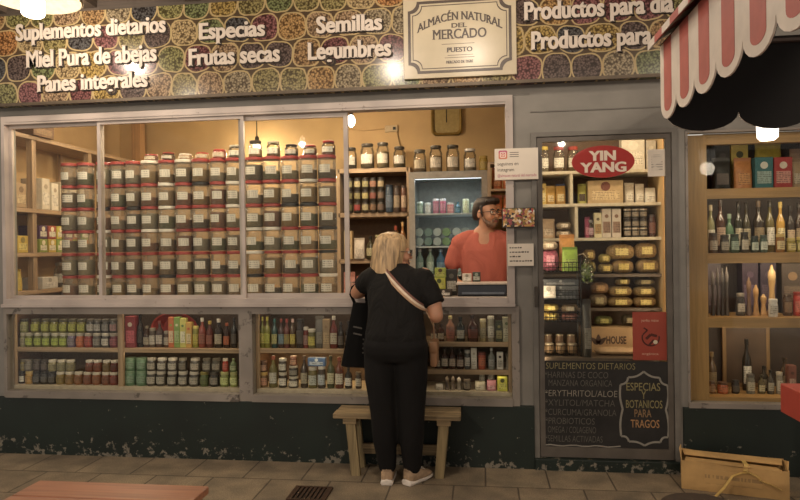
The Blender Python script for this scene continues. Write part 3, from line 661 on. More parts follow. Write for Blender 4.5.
cI = [(264, 8, 372, 'J', '#7a5c3c', '#c6a050', '#c48a6a', 'jar with orange dot label'), (273.5, 8.4, 356, 'B', '#6a6238', '#8a4a38', '#c4c0b0', 'tall amber bottle'), (283, 8.6, 372, 'J', '#403830', '#c6bca8', '#dcd4c4', 'jar with white patterned label'), (293.8, 10, 376, 'J', '#4a4036', '#c6bca8', '#d4cbb8', 'wide jar with white label'),
      (304.5, 7.4, 356, 'B', '#40342c', '#5a4638', '#a49a80', 'tall brown bottle'), (313, 9, 367, 'J', '#6a6034', '#bcb4a4', '#b4b8ac', 'jar under blue box'), (321.8, 8, 366, 'J', '#4a4038', '#cfc8bc', '#b4bcc0', 'jar under blue box'), (331, 7.6, 356, 'B', '#46482c', '#37392a', '#c4bc98', 'tall olive oil bottle'), (339.5, 8.4, 357, 'B', '#6a3a2a', '#7a3a2c', '#d2c8b4', 'tall russet bottle'),
      (348.5, 7.4, 366, 'B', '#33302c', '#40382f', '#d8d2c6', 'bottle with tall white label'), (358.5, 6.4, 372, 'J', '#4a3f34', '#6a5c48', '#cfc6b2', 'jar with cream label')]
lo = row(Yf, .5, 'jars and bottles on the bottom by the handbag', wI, cI)
def on_top(o, py, kind, wp, c1, c2, c3, label, group):
    z = o.location.z+max((Vector(c.bound_box[6]).z for c in o.children)) ; px = None
    hh = P(400, py, o.location.y).z; 
    return item(kind, o.location.x, o.location.y, z+.001, px2m(wp, o.location.y), py, c1, c2, c3, label, None, group)
gI = 'jars and bottles on the bottom by the handbag'
on_top(lo[0], .085, 'J', 8, '#5a3f30', '#6a4a38', '#b48a70', 'small brown jar standing on jar with orange dot label', gI)
on_top(lo[2], .10, 'J', 8.6, '#4a443c', '#b8b4a8', '#c8c4b4', 'jar with banded label standing on white patterned jar', gI)
b1 = on_top(lo[3], .075, 'J', 10, '#403a34', '#b4aa98', '#8a8478', 'wide dark jar standing on wide jar with white label', gI)
on_top(b1, .07, 'J', 7.4, '#6a3c2c', '#8a5a44', '#b08468', 'small russet jar topping the stack of wide jars', gI)
bxo = item('C', (lo[5].location.x+lo[6].location.x)/2, Yf, max(lo[5].location.z, 0)+P(313, 366, Yf).z-.5+.001, px2m(18, Yf), .062, '#4f6f9c', '#d6dce0', '#b4c0cc', 'long blue box lying across two jars by the handbag', None, gI, dp=.05)
# LED strip lights under that shelf
t = thing('glow_strip', 'thin warm strip light glowing under the showcase shelf by the handbag', 'lamp', (-1.12, .22, .757))
MB().box(-.48, .48, -.006, .006, -.008, .0).build('strip', M('#ffd9a0', .4, 0, 0, emit=6), t)
l = bpy.data.lights.new('lamp_light', 'AREA'); l.shape = 'RECTANGLE'; l.size = .95; l.size_y = .02; l.energy = .9; l.color = (1, .66, .3)
o = bpy.data.objects.new('lamp_light', l); COL.objects.link(o); o.parent = t; o.location = (0, 0, -.010)
# showcase by the door
g = 'syrups on the top shelf by the door'
cK = [(434, 6.6, 325, 'B', '#4a2c22', '#37251e', '#c6b69c', 'brown bottle'), (441, 6.6, 324, 'B', '#4a2c22', '#37251e', '#c6b69c', 'brown bottle'), (450.5, 9, 316, 'B', '#8a5c44', '#b0a06a', '#b46a54', 'large bottle with tan and red label'), (460.6, 8.6, 317, 'B', '#1f2218', '#1c1a17', '#c8c4b4', 'black bottle with white label'), (472.8, 11, 315, 'B', '#43241a', '#2c1c16', '#7a3c28', 'round maple syrup bottle'),
      (483, 7, 319, 'J', '#a09060', '#c4b890', '#a89c78', 'straw-coloured jar'), (491, 7.4, 316, 'J', '#8f8a78', '#b8b4a4', '#d6d0c0', 'tall white-labelled jar'), (499, 7, 321, 'C', '#3a3f28', '#8f8a48', '#a49a6a', 'dark green carton'), (506.5, 7.6, 317, 'C', '#a8a488', '#5f7048', '#c9c4a8', 'pale green carton')]
row(Yf, .845, g, 'on top shelf of showcase beside the door', cK)
cL = [(437.5, 6, 351, 'B', '#3a2018', '#221a16', '#b8a890', 'brown dropper bottle'), (444.8, 7.2, 347, 'B', '#3a2018', '#221a16', '#c4b8a4', 'brown dropper bottle'), (452.4, 7, 347, 'B', '#42221a', '#2a1c16', '#c8b4a0', 'brown dropper bottle'), (460.2, 7.4, 349, 'B', '#3a2018', '#221a16', '#b8a494', 'brown dropper bottle'), (467.4, 6, 350, 'J', '#5a5a58', '#c4beb4', '#cfcac0', 'grey tin-lidded jar'), (474, 5.8, 348, 'C', '#c8c2b4', '#a0988a', '#d8d2c4', 'slim white carton'),
      (482, 7.6, 352, 'T', '#a8492c', '#6a2a20', '#c46a44', 'squat orange tin'), (491.5, 6.6, 348, 'B', '#7d8078', '#b8bab4', '#9a9c98', 'tall clear bottle'), (500, 6.4, 352, 'C', '#cfcabf', '#2f2c2a', '#b8b2a6', 'white carton with black dot'), (508, 6.4, 351, 'M', '#7d7260', '#5a5040', '#fff', 'grey pepper mill')]
row(Yf, .650, 'small bottles on the middle shelf by the door', 'on middle shelf of showcase beside the door', cL)
cM = [(439.5, 7.6, 384, 'J', '#cfc8bc', '#d8d2c6', '#bdb4a6', 'small white ceramic jar'), (447, 4.4, 376, 'M', '#5a4c42', '#7a6c5c', '#fff', 'slim brown pepper mill'), (453, 4.4, 376, 'M', '#6a5a4c', '#8a7a68', '#fff', 'slim brown pepper mill'), (459, 5.6, 377, 'M', '#8f8474', '#b8ae9c', '#fff', 'slim pale pepper mill'), (467, 7.6, 379, 'J', '#4a4038', '#6a5c4c', '#8a7e6c', 'wide brown jar'),
      (480, 10.5, 381, 'P', '#b8ae94', '#a89c80', '#cfc6b0', 'beige pouch with green leaf print'), (491.5, 9.6, 380, 'P', '#c07a84', '#b46a74', '#dca8ae', 'pink pouch'), (502.3, 10, 376, 'C', '#c6c22c', '#4a4a1c', '#d8d458', 'lime-yellow carton with ringed emblem')]
row(Yf, .5, 'mills and packets on the bottom by the door', 'along bottom of showcase beside the door', cM)
row(Yf+.12, .5, 'mills and packets on the bottom by the door', 'behind the pouches on bottom, showcase beside door', [(482, 6, 371, 'J', '#8a867c', '#b0aca0', '#a8a498', 'grey jar'), (491.5, 7, 371, 'J', '#97938a', '#a8a49a', '#b8b4aa', 'clear jar'), (504, 7, 371, 'T', '#9c3428', '#6a2820', '#b45a48', 'red tin')])

# ------------------------------------------------------------------ stacks of clear spice jars on the counter
cols = [71.5, 87, 105.5, 120, 135, 151.5, 168.5, 185.5, 202.5, 219.5, 235.5, 255.5, 273.5, 291.5, 310, 328.5]
SP = [('#96774c', 'brown grain'), ('#a89a70', 'pale grain'), ('#6a5a44', 'dark seed'), ('#b08c54', 'tan nuts'), ('#767a48', 'green herb'), ('#a0603a', 'red spice'), ('#b0a488', 'white beans'), ('#b48a34', 'golden lentils')]
LIDS = [('#9a342b', 'red'), ('#9a342b', 'red'), ('#9a342b', 'red'), ('#9a342b', 'red'), ('#d2cabc', 'white'), ('#2c2824', 'black')]
rr = .0635; hj = .1805; YJ = .36; cache = {}
def spice_jar_parts(sp, ld, fi_, hh):
    k = (sp, ld, fi_, hh)
    if k in cache: return cache[k]
    t = thing('spice_jar', '', ''); b = hh-.02; fl = b*fi_
    MB().lathe([(rr*.95, .001), (rr, .006), (rr, b*.9), (rr*.93, b)], n=18).build('jar_body', PLASTIC, t, True)
    MB().lathe([(rr*.9, .004), (rr*.955, .01), (rr*.955, fl*.97), (rr*.5, fl)], n=16).build('contents', grainy(sp), t, True, ang=60)
    MB().lathe([(rr*.98, b-.004), (rr*1.02, b-.002), (rr*1.02, hh-.003), (rr*.97, hh-.0005)], n=20).build('lid', M(ld, .35), t, True)
    lb = MB(); a0 = R(-90)-.62; n = 8
    A = [[(q*math.cos(a0+1.24*i/n), q*math.sin(a0+1.24*i/n), z) for i in range(n+1)] for q, z in ((rr*1.003, b*.28), (rr*1.014, b*.28), (rr*1.014, b*.66), (rr*1.003, b*.66))]
    for p_, q_ in zip(A, A[1:]+A[:1]):
        a = [lb.b.verts.new(v) for v in p_]; c = [lb.b.verts.new(v) for v in q_]
        for i in range(n): lb._f([a[i], a[i+1], c[i+1], c[i]])
    lb.build('label', printed('#cdc5b5', '#4a443c', .45, 120, 200), t)
    cache[k] = t; return t
def dup(t, loc, rz, label, cat, group):
    o = t.copy(); COL.objects.link(o); o.location = loc; o.rotation_euler = (0, 0, rz); tag(o, label, cat, group)
    for c in t.children:
        d = c.copy(); COL.objects.link(d); d.parent = o
    return o
NR = 6
for i, px in enumerate(cols):
    hp = min(px-cols[i-1] if i else 99, cols[i+1]-px if i < 15 else 99)/2
    ks = (XZ(px+hp, YJ, 1.6)-XZ(px-hp, YJ, 1.6))*.485/rr*.99
    pane = 'first' if i < 2 else 'middle' if i < 11 else 'third'
    k = i+1 if i < 2 else i-1 if i < 11 else i-10
    nr = NR
    for j in range(nr):
        c, cn = random.choice(SP); ld, ln = random.choice(LIDS)
        if i < 2 or j == nr-1: ld, ln = LIDS[0]
        if i == 5 and j == nr-1 or i == 7 and j == nr-1: ld, ln = LIDS[4]
        z = 1.146+j*(hj+.0005); x = XZ(px, YJ, z+.09)
        if j: x = x0
        else: x0 = x
        t = spice_jar_parts(c, ld, random.choice((.45, .62, .78)), hj)
        dj = dup(t, (x, YJ+random.uniform(-.006, .006), z), random.uniform(-.25, .25), f'{ln}-lidded jar of {cn}, {ORD[nr-j]} from top, {ORD[k]} stack in {pane} pane', 'jar', 'red-lidded spice jars stacked on the counter'); dj.scale = (ks, ks, 1)
for t in cache.values():
    for c in list(t.children): bpy.data.objects.remove(c)
    bpy.data.objects.remove(t)
ztop = 1.146+NR*(hj+.0005)+.001
for i, (ci, hh, kd, c1, c2, c3, nm) in enumerate([(9, .07, 'J', '#8a4a38', '#a82f26', None, 'squat jar of red sauce'), (10, .10, 'G', '#8a7450', '#b4ac9c', '#cfc8b8', 'wide clear jar of mixed nuts'), (8, .05, 'J', '#a08a60', '#a82f26', None, 'shallow red-lidded tub'),
        (7, .045, 'J', '#8a6a4c', '#d2cabc', None, 'shallow white-lidded tub'), (6, .06, 'G', '#7a5a3c', '#9a342b', '#b8ae9e', 'low clear jar of bark pieces'), (5, .05, 'J', '#6a4a3a', '#9a342b', None, 'shallow brown tub'), (11, .13, 'G', '#b48a4c', '#4a4038', '#d8d0c0', 'round clear jar of golden biscuits'), (12, .12, 'G', '#8a6a3c', '#b0a48c', '#d8d0c0', 'round clear jar of brown nuts'), (13, .09, 'G', '#4a3a2c', '#37302a', '#b8ae9e', 'low clear jar of dark pods'), (14, .08, 'G', '#7a3a2c', '#a82f26', '#b8ae9e', 'low clear jar of red berries'), (15, .11, 'G', '#8a5434', '#a82f26', '#d8d0c0', 'clear jar of rust-coloured spice')]):
    x = XZ(cols[ci], YJ, ztop+.05)
    item(kd, x, YJ, ztop, .108, hh, c1, c2, c3 or '#b8a890', f'{nm} standing on top of the spice jar stacks', None, 'jars crowning the stacks')

# ------------------------------------------------------------------ shelves along the shop's end wall
t = thing('corner_shelf', 'tall wooden shelf unit along the end wall behind the first window pane', 'shelf', (-3.9, 0, 0))
su = MB()
for y in (.14, .52, 1.3, 2.15):
    MB().box(.10, .15, y-.025, y+.025, .1, 2.47).build('post', WOODLZ, t); MB().box(-.17, -.14, y-.02, y+.02, .1, 2.47).build('post', WOODLZ, t)
for z in (1.20, 1.515, 1.885, 2.50): MB().box(-.18, .16, .10, 2.20, z-.035, z, .003).build('shelf_board', WOODY, t)
g = 'boxes on the corner shelf'
def shelfbox(y, z, wy, h, c, c2, c3, lbl, kind='C', dx=.0):
    return item(kind, -3.845+dx, y, z+.001, wy, h, c, c2, c3, lbl, None, g, rz=R(90) if kind == 'C' else 0, dp=.2)
wcs = 'corner shelf'
for i, (y, wy, h, c) in enumerate(((.66, .10, .27, '#cbbda6'), (.78, .09, .24, '#d8cdb8'), (.90, .10, .26, '#c8b89c'), (1.04, .10, .22, '#cfc3ae'), (1.16, .08, .24, '#bfae94'))):
    shelfbox(y, 1.885, wy, h, c, '#a89880', '#e0d6c4', f'{ORD[i+1]} cream carton from the post on upper board of {wcs}')
for i, (y, c, c3) in enumerate(((.62, '#8f9c34', 'lime'), (.735, '#c9a830', 'yellow'), (.85, '#8aa03a', 'green'), (.965, '#d07a34', 'orange'), (1.08, '#a8b850', 'pale green'), (1.2, '#c48a3a', 'amber'))):
    for j in (0, 1):
        cc = c if j == 0 else ['#5a3a5c', '#a84a34', '#c9b838', '#7a4a6a', '#b86a34', '#7d9440'][i]
        nm = [('lime', 'plum'), ('yellow', 'brick red'), ('green', 'lemon'), ('orange', 'violet'), ('pale green', 'rust'), ('amber', 'olive')][i][j]
        shelfbox(y, 1.515+.0+(.118 if j else 0), .10, .115, cc, '#e8dcb8', '#e4dcc0', f'{nm} tea carton {"atop another" if j else "set directly"} on middle board of {wcs}')
shelfbox(.70, 1.20, .20, .10, '#cfc8bc', '#a8a094', '#e0dad0', 'flat white carton on lowest visible board of corner shelf')
shelfbox(.225, 1.885, .11, .16, '#b8976a', '#8a6a44', '#c9ad80', 'tan carton at the window end, upper board of corner shelf')
shelfbox(.36, 1.885, .12, .20, '#a88a62', '#7a5f40', '#c9ad80', 'taller tan carton near window end, upper board of corner shelf')
shelfbox(.23, 1.515, .12, .09, '#5a3f58', '#8a7a60', '#8a6a80', 'plum carton at the window end, middle board of corner shelf')
shelfbox(.37, 1.515, .12, .14, '#c4a42c', '#8a7a30', '#d8c468', 'yellow carton near window end, middle board of corner shelf')
item('P', -3.82, .21, 1.202, .13, .20, '#c9a42c', '#b8942c', '#d8c468', 'yellow packet at window end, lowest visible board of corner shelf', None, g)
item('P', -3.82, .36, 1.202, .12, .18, '#c4a83a', '#b8942c', '#ddd0a0', 'mustard packet near window end, lowest visible board of corner shelf', None, g)
item('G', -3.80, .95, 1.202, .15, .22, '#b8a888', '#a89880', '#d8d0c0', 'round clear jar of pale grain on lowest visible corner shelf board', None, g)
item('C', -3.84, .6, 2.502, .26, .12, '#7a5a3a', '#8a6a48', '#a08058', 'brown carton lying on top of the corner shelf', None, g, rz=R(90), dp=.26)

t = thing('roof_post', 'square pale wooden post before the back wall above the spice jars', 'post', (XZ(138.5, 2.1, 2.6), 2.1, .10)); MB().box(-.05, .05, -.05, .05, 0, 3.0).build('post_body', wood('#a87c48', .6, 2), t)
t = thing('wall_board', 'large dark brown board hung on the back wall behind the corner shelf', 'board', (XZ(92, 2.36, 2.6), 2.37, 2.35)); MB().box(-.42, .30, -.015, .0, 0, .62, .003).build('board', M('#4a3626', .6, 0, .2, 5), t); MB().box(-.43, -.40, -.025, .004, -.01, .63).box(.28, .31, -.025, .004, -.01, .63).build('edge', wood('#6a4c30', .6, 2), t)

# ------------------------------------------------------------------ back of the shop seen through the open sash
YB = 1.95
xa, xb = XZ(338, YB, 2), XZ(409, YB, 1.8)
t = thing('back_shelf', 'pale wooden bookcase against the yellow back wall beside the fridge', 'shelf', ((xa+xb)/2, YB+.2, .1)); hw = (xb-xa)/2
zs = [P(375, 168, YB).z, P(375, 212.5, YB).z, P(375, 259, YB).z, .8]
for z in zs: MB().box(-hw, hw, -.2, .18, z-.1-.045, z-.1, .003).build('shelf_board', WOODL, t)
for s in (-1, 1): MB().box(s*hw-.02, s*hw+.02, -.2, .18, 0, zs[0]-.1, .003).build('side_board', WOODLZ, t)
MB().box(-hw, hw, .18, .195, 0, zs[0]-.1).build('back_board', M('#6a4f34', .7), t)
g = 'jars on top of the back bookcase'
row(YB+.05, zs[0], g, 'along top of the back bookcase', [(351, 12, 148, 'G', '#4a4034', '#3a352f', '#b8b0a0', 'clear jar of dark seeds'), (367.5, 14, 144, 'G', '#8a7a58', '#4a443c', '#d8d0c0', 'clear jar of pale grain'), (383, 13, 143, 'G', '#a89468', '#5a544a', '#d2c8b4', 'clear jar of straw grain'), (399.5, 12.5, 147, 'G', '#7a6a44', '#4a443c', '#d8d0c0', 'clear jar of brown grain')])
g = 'tins on the back bookcase'
for j, (tp, c3s) in enumerate(((0, ['#5a5a34', '#a03430', '#b0a478', '#7a5a3c', '#6f5a4c']), (1, ['#6f6a40', '#8f8450', '#a89c5c', '#8a4a3c', '#77604c']), (2, ['#8a8258', '#b8aa78', '#9c9460', '#9a6a50', '#a8946c']))):
    row(YB+.0, zs[1]+j*.118, g, ('on the second board', 'stacked atop the lowest', 'topping the stacks')[j]+' of tins, back bookcase',
        [(px, 7, None, 'T', '#3a332a', '#2f2a24', c3s[i], ('olive', 'red', 'buff', 'brown', 'taupe')[i]+'-labelled dark tin') for i, px in enumerate((349.5, 357.5, 365.5, 373.2, 381))], h=.117)
row(YB+.0, zs[1], g, 'beyond the tins, back bookcase', [(389.5, 8, 185, 'J', '#3c4a58', '#2c3440', '#5f6f80', 'dark blue jar'), (397, 7, 186, 'J', '#4a3c34', '#3a302a', '#a08c70', 'brown jar'), (404, 6, 186, 'J', '#6a4838', '#4a3a30', '#b89c80', 'russet jar')])
row(YB+.0, zs[2], 'goods on the third board of the bookcase', 'on third board of back bookcase', [(349, 8, 231, 'C', '#b89a68', '#8a6a40', '#cbb384', 'tan carton'), (359.5, 11, 238, 'P', '#c9bca8', '#b8a894', '#d8ccba', 'white packet'), (370.5, 8, 236, 'B', '#3f3a24', '#2a2620', '#b8ae80', 'dark bottle with buff label'), (379, 8, 235, 'J', '#7a7438', '#b8ac7c', '#b0a860', 'olive jar'), (388, 7, 240, 'J', '#7d6a4c', '#b8a888', '#b8a888', 'pale brown jar'), (396, 7, 226, 'B', '#6a4a34', '#a84a30', '#c4ac80', 'amber bottle'), (403, 6.5, 222, 'B', '#a8703a', '#c9a060', '#d0b080', 'tall orange bottle')])
row(YB+.0, zs[3], 'packets low on the back bookcase', 'on lowest board of back bookcase', [(350, 12, 272, 'P', '#b87a6a', '#a86a5a', '#d8b0a4', 'rosy packet'), (362, 11, 276, 'P', '#a8604c', '#985444', '#ccA090', 'brick packet')])
# fridge
YF = 1.62
fx0, fx1 = XZ(410, YF, 1.6), XZ(488, YF, 1.6); fh = P(450, 171, YF).z-.1; fw = fx1-fx0
t = thing('display_fridge', 'tall grey glass-door drinks fridge behind the shopkeeper', 'fridge', ((fx0+fx1)/2, YF, .1))
FG = M('#8f8678', .45, .2); h2 = fw/2
c = MB().box(-h2, -h2+.03, .0, .58, 0, fh).box(h2-.03, h2, .0, .58, 0, fh).box(-h2+.03, h2-.03, .0, .58, fh-.05, fh).box(-h2+.03, h2-.03, 0, .58, 0, .12).box(-h2+.03, h2-.03, .56, .58, .12, fh-.05)
c.build('cabinet', M('#7d7f7a', .5), t)
d = MB().box(-h2, -h2+.055, -.045, -.002, .1, fh-.01).box(h2-.055, h2, -.045, -.002, .1, fh-.01).box(-h2+.055, h2-.055, -.045, -.002, fh-.07, fh-.01).box(-h2+.055, h2-.055, -.045, -.002, .1, .17)
dr = d.build('door', FG, t); MB().box(-h2+.052, h2-.052, -.028, -.022, .168, fh-.068).build('pane', GLASS, dr)
MB().tube([(h2-.028, -.05, 1.0), (h2-.028, -.075, 1.05), (h2-.028, -.075, 1.4), (h2-.028, -.05, 1.45)], .009, 8).build('handle', M('#5a564e', .4, .5), dr)
l = bpy.data.lights.new('lamp_light', 'AREA'); l.shape = 'RECTANGLE'; l.size = fw-.1; l.size_y = .05; l.energy = 2.6; l.color = (.82, .93, 1)
o = bpy.data.objects.new('lamp_light', l); COL.objects.link(o); o.parent = t; o.location = (0, .07, fh-.075)
MB().tube([(-h2+.05, .03, fh-.062), (h2-.05, .03, fh-.062)], .01, 8).build('fridge_lamp', M('#eef6ff', .4, 0, 0, emit=2.0), t)
l = bpy.data.lights.new('lamp_light', 'AREA'); l.shape = 'RECTANGLE'; l.size = .03; l.size_y = 1.0; l.energy = 1.8; l.color = (.82, .93, 1)
o = bpy.data.objects.new('lamp_light', l); COL.objects.link(o); o.parent = t; o.location = (h2-.05, .10, 1.5); o.rotation_euler = (0, R(-60), 0) ; o.rotation_euler = (R(0), R(70), 0)
MB().box(h2-.045, h2-.032, .05, .08, 1.0, 2.0).build('fridge_lamp', M('#eef6ff', .4, 0, 0, emit=2.0), t)
fz = [P(450, 214, YF+.2).z, P(450, 246, YF+.2).z, P(450, 274, YF+.2).z]
for z in fz: MB().box(-h2+.032, h2-.032, .03, .54, z-.1-.014, z-.1).build('wire_shelf', M('#b8bcb8', .35, .3), t)
YC = YF+.12
row(YC, fz[0], 'drinks on the top fridge shelf', 'on the top shelf of the fridge', [(420, 6.5, 202, 'T', '#7d8f7a', '#b4bcb0', '#a4b49c', 'pale green can'), (428, 6.5, 203, 'T', '#a8a8a0', '#c4c8c4', '#c8c4bc', 'white can'), (436, 6.3, 199, 'T', '#a05a6c', '#b8b4b8', '#b87a8a', 'pink can'), (443, 6.3, 199, 'T', '#a8526a', '#b8b4b8', '#c07a8c', 'rose can'), (450.5, 7, 203, 'T', '#b06a68', '#c0b8b4', '#c88a84', 'coral tub'), (458, 5.6, 202, 'B', '#2c5a6c', '#3a6a80', '#5a8494', 'blue bottle'), (466, 6.5, 199, 'T', '#b4b890', '#c8ccb0', '#d0d0a8', 'cream can'), (474, 6.5, 203, 'T', '#8aa09c', '#c0c8c4', '#a8b8b4', 'grey can')])
for r_ in (0, 1):
    cans = row(YC+.05, fz[1]+r_*.0895, 'cans on the middle fridge shelf', ('in bottom row', 'in upper row')[r_]+' of cans lying on middle fridge shelf', [(px, 8.2, None, 'T', c_, c_, c_, n_) for px, c_, n_ in ((420.6, '#8a9a98', 'silver can'), (429.4, '#5f7a74', 'teal can'), (438.2, '#9aa6a4', 'silver can'), (447, '#6a8a5a', 'green can'), (457, '#a4b0ac', 'silver can'), (466, '#88948c', 'grey can'))], h=.12)
    for o in cans: o.rotation_euler = (R(90), 0, 0); o.location.z += .0435
row(YC, fz[2], 'bottles on the low fridge shelf', 'on the low shelf of the fridge', [(420, 8, 249, 'B', '#7d9488', '#c4ccc8', '#a4b8b0', 'pale green bottle'), (430.5, 8, 248, 'B', '#8a9c8c', '#c4ccc8', '#b4c4b4', 'milky bottle'), (441, 9, 249, 'B', '#4a6f8c', '#8aa4b8', '#7a9cb4', 'blue bottle'), (451, 8, 249, 'B', '#3a5f80', '#8aa4b8', '#6a8cac', 'deep blue bottle'), (461, 8, 250, 'B', '#8a9a98', '#c4ccc8', '#a8b4b4', 'grey bottle')])
g = 'jars on top of the fridge'
row(YF+.12, .1+fh, g, 'on top of the drinks fridge', [(420, 13, 150, 'G', '#8a6a44', '#6a6458', '#b8a888', 'clear jar of brown grain'), (436, 13, 146, 'G', '#b89c70', '#5a544a', '#d4c8b4', 'clear jar of tan grain'), (453, 13.5, 145.5, 'G', '#a88c60', '#4f493f', '#d4c8b4', 'clear jar of oat flakes'), (470, 13, 149, 'G', '#a89478', '#d8d2c8', '#e0d8ca', 'white-lidded clear jar of grain'), (483.5, 9, 156, 'J', '#a88a30', '#b8983c', '#b89c48', 'low yellow tub')])
# orange packets shelf right of the fridge
t = thing('wall_shelf', 'narrow wooden rack of orange packets between fridge and window frame', 'shelf', (XZ(503, 1.4, 1.8), 1.45, .1))
for z in (1.4, 1.68, 1.93, 2.17): MB().box(-.11, .11, -.13, .12, z-.02, z, .002).build('shelf_board', WOODL, t)
for s in (-1, 1): MB().box(s*.12-.012, s*.12+.012, -.13, .12, 0, 2.17).build('side_board', WOODLZ, t)
for j, z in enumerate((1.68, 1.93)):
    for i in (0, 1): item('P', t.location.x-.05+i*.1, 1.42, .1+z+.001, .09, .20, '#c4641f', '#a8501c', '#dc8c48', f'orange packet, {("lower","upper")[j]} tier, {("fridge","door")[i]} side of narrow rack by the fridge', None, 'orange packets')
# clock and socket
p = P(446.5, 117, 2.38)
t = thing('wall_clock', 'tall rounded brass-framed wall clock high on the yellow wall', 'clock', p)
def rrect(w_, h_, r_, y, n=6):
    out = []
    for cx_, cz_, a0 in ((w_-r_, h_-r_, 0), (-w_+r_, h_-r_, 90), (-w_+r_, -h_+r_, 180), (w_-r_, -h_+r_, 270)):
        for k in range(n+1):
            a = R(a0+90*k/n); out.append((cx_+r_*math.cos(a), y, cz_+r_*math.sin(a)))
    return out
MB().rings([rrect(.165, .20, .06, .018), rrect(.165, .20, .06, -.015), rrect(.155, .19, .055, -.025), rrect(.135, .17, .05, -.02), rrect(.13, .165, .05, .0)]).build('frame', M('#9c8140', .3, .7), t, True, ang=30)
MB().rings([rrect(.132, .167, .05, -.001), rrect(.132, .167, .05, -.004)]).build('clock_face', M('#a38c50', .5), t)
MB().box(-.004, .004, -.009, -.005, 0, .10).build('minute_hand', BLACK, t); MB().box(-.005, .005, -.012, -.009, -.06, .01).build('hour_hand', BLACK, t)
p = P(391.5, 129, 2.39)
t = thing('wall_socket', 'double power socket with trailing wire on the yellow wall', 'socket', p)
MB().box(-.07, .07, -.03, .008, -.035, .035, .006).build('plate', M('#b8a078', .5), t); MB().box(.02, .05, -.036, -.03, -.015, .015).build('outlet', BLACK, t)
MB().tube([(.06, -.01, -.03), (.08, -.012, -.14), (.12, -.012, -.26), (.11, -.01, -.45)], .006, 6).build('cord', M('#8f7444', .6), t); MB().tube([(-.07, -.01, 0), (-.3, -.012, -.01), (-.55, -.012, .02)], .004, 6).build('cord', M('#a88850', .6), t)

# ------------------------------------------------------------------ goods on the counter in the opening
zc = 1.146
g = 'goods on the serving counter'
def cbox(px, Y, z, wp, h, c, c2, c3, lbl, dp=.05, kind='C', rz=0):
    return item(kind, XZ(px, Y, z+.03), Y, z+.0008, px2m(wp, Y), h, c, c2, c3, lbl, None, g, dp=dp, rz=rz)
a = cbox(444, .40, zc, 16, .05, '#3a3028', '#b8b0a4', '#cfc8bc', 'dark tray with white card below the lime boxes', .12)
b1 = cbox(439.5, .40, zc+.052, 12, .085, '#a8a82c', '#3f4a1c', '#b8b848', 'lower lime tea box on the dark tray', .07)
cbox(440.5, .40, zc+.138, 11, .075, '#8f9c30', '#4a3a1c', '#a4a844', 'upper lime tea box stacked on the counter', .06)
cbox(451.8, .46, zc, 11.5, .20, '#2a2824', '#5a564c', '#b8b2a4', 'tall black display box with pale card on the counter', .06)
tr = thing('glass_tray', 'wide dark glass-fronted display case on the counter before the shopkeeper', 'case', (XZ(483, .2, 1.2), .22, zc))
MB().box(-.185, .185, -.08, .10, 0, .014, .002).build('base', M('#b8a898', .4), tr)
MB().box(-.18, .18, -.075, .095, .0145, .098, .004).build('case_body', M('#23262c', .12, 0, .2, 12), tr)
MB().box(-.19, .19, -.085, .105, .0985, .112, .003).build('lid', M('#c4b4a2', .35), tr)
MB().box(-.15, .15, -.079, -.075, .03, .045).build('trim_bar', M('#6a7078', .3, .5), tr)
cbox(467, .27, zc+.113, 9, .06, '#c4b8a4', '#8a7c68', '#d8d0c0', 'small white card box on the dark display case', .03)
cbox(476.5, .28, zc+.113, 8, .07, '#3a3f34', '#8a9480', '#a8a898', 'small dark green box on the dark display case', .03)
for i, (px, c) in enumerate(((350, '#b88a78'), (358, '#a86a5c'), (366, '#b89c8c'))):
    item('P', XZ(px, .42, 1.2), .42, zc+.001, .075, .11, c, '#a08070', '#d8c4b8', f'{("peach","brick red","pale pink")[i]} packet on the counter in front of the customer', None, g)

# ------------------------------------------------------------------ shelves behind the door glass
YD = .55
def zpy(px, py, Y): return P(px, py, Y).z
dz = [zpy(610, 170, YD-.15), zpy(610, 203, YD-.15), zpy(610, 237.5, YD-.15), zpy(610, 274, YD-.15), zpy(610, 308, YD-.15), zpy(610, 352, YD-.15)]
xl, xr = XZ(534, YD, 1.5), XZ(659, YD, 1.5); xm1, xm2 = XZ(571.5, YD-.15, 1.9), XZ(576.5, YD-.15, 1.68)
t = thing('door_shelf', 'cream painted shelf unit full of groceries seen through the door glass', 'shelf', (0, 0, .1))
CR_ = M('#b5a78c', .5)
for i, z in enumerate(dz):
    MB().box(xl, xr, YD-.16, YD+.2, z-.1-.022, z-.1, .002).build('shelf_board', CR_ if i < 3 else M('#5a4a3a', .5), t)
MB().box(xr, xr+.025, YD-.16, YD+.2, 0, 2.25).build('side_board', CR_, t); MB().box(xl-.025, xl, YD-.16, YD+.2, 0, 2.25).build('side_board', CR_, t)
MB().box(xl, xr, YD+.2, YD+.215, 0, 2.25).build('back_board', M('#6a4f38', .6), t)
MB().box(xm1-.011, xm1+.011, YD-.155, YD+.2, dz[1]-.1, dz[0]-.122).build('divider', CR_, t); MB().box(xm2-.011, xm2+.011, YD-.155, YD+.2, dz[2]-.1, dz[1]-.122).build('divider', CR_, t)
MB().box(XZ(664.5, .28, 1.4), XZ(671, .28, 1.4), .28, .32, .1, 2.7).build('wood_post', wood('#c09458', .5, 2)); tag(bpy.data.objects['wood_post'], 'bare pale wooden post beside the grocery shelves behind the door', 'post')
YI = YD-.06
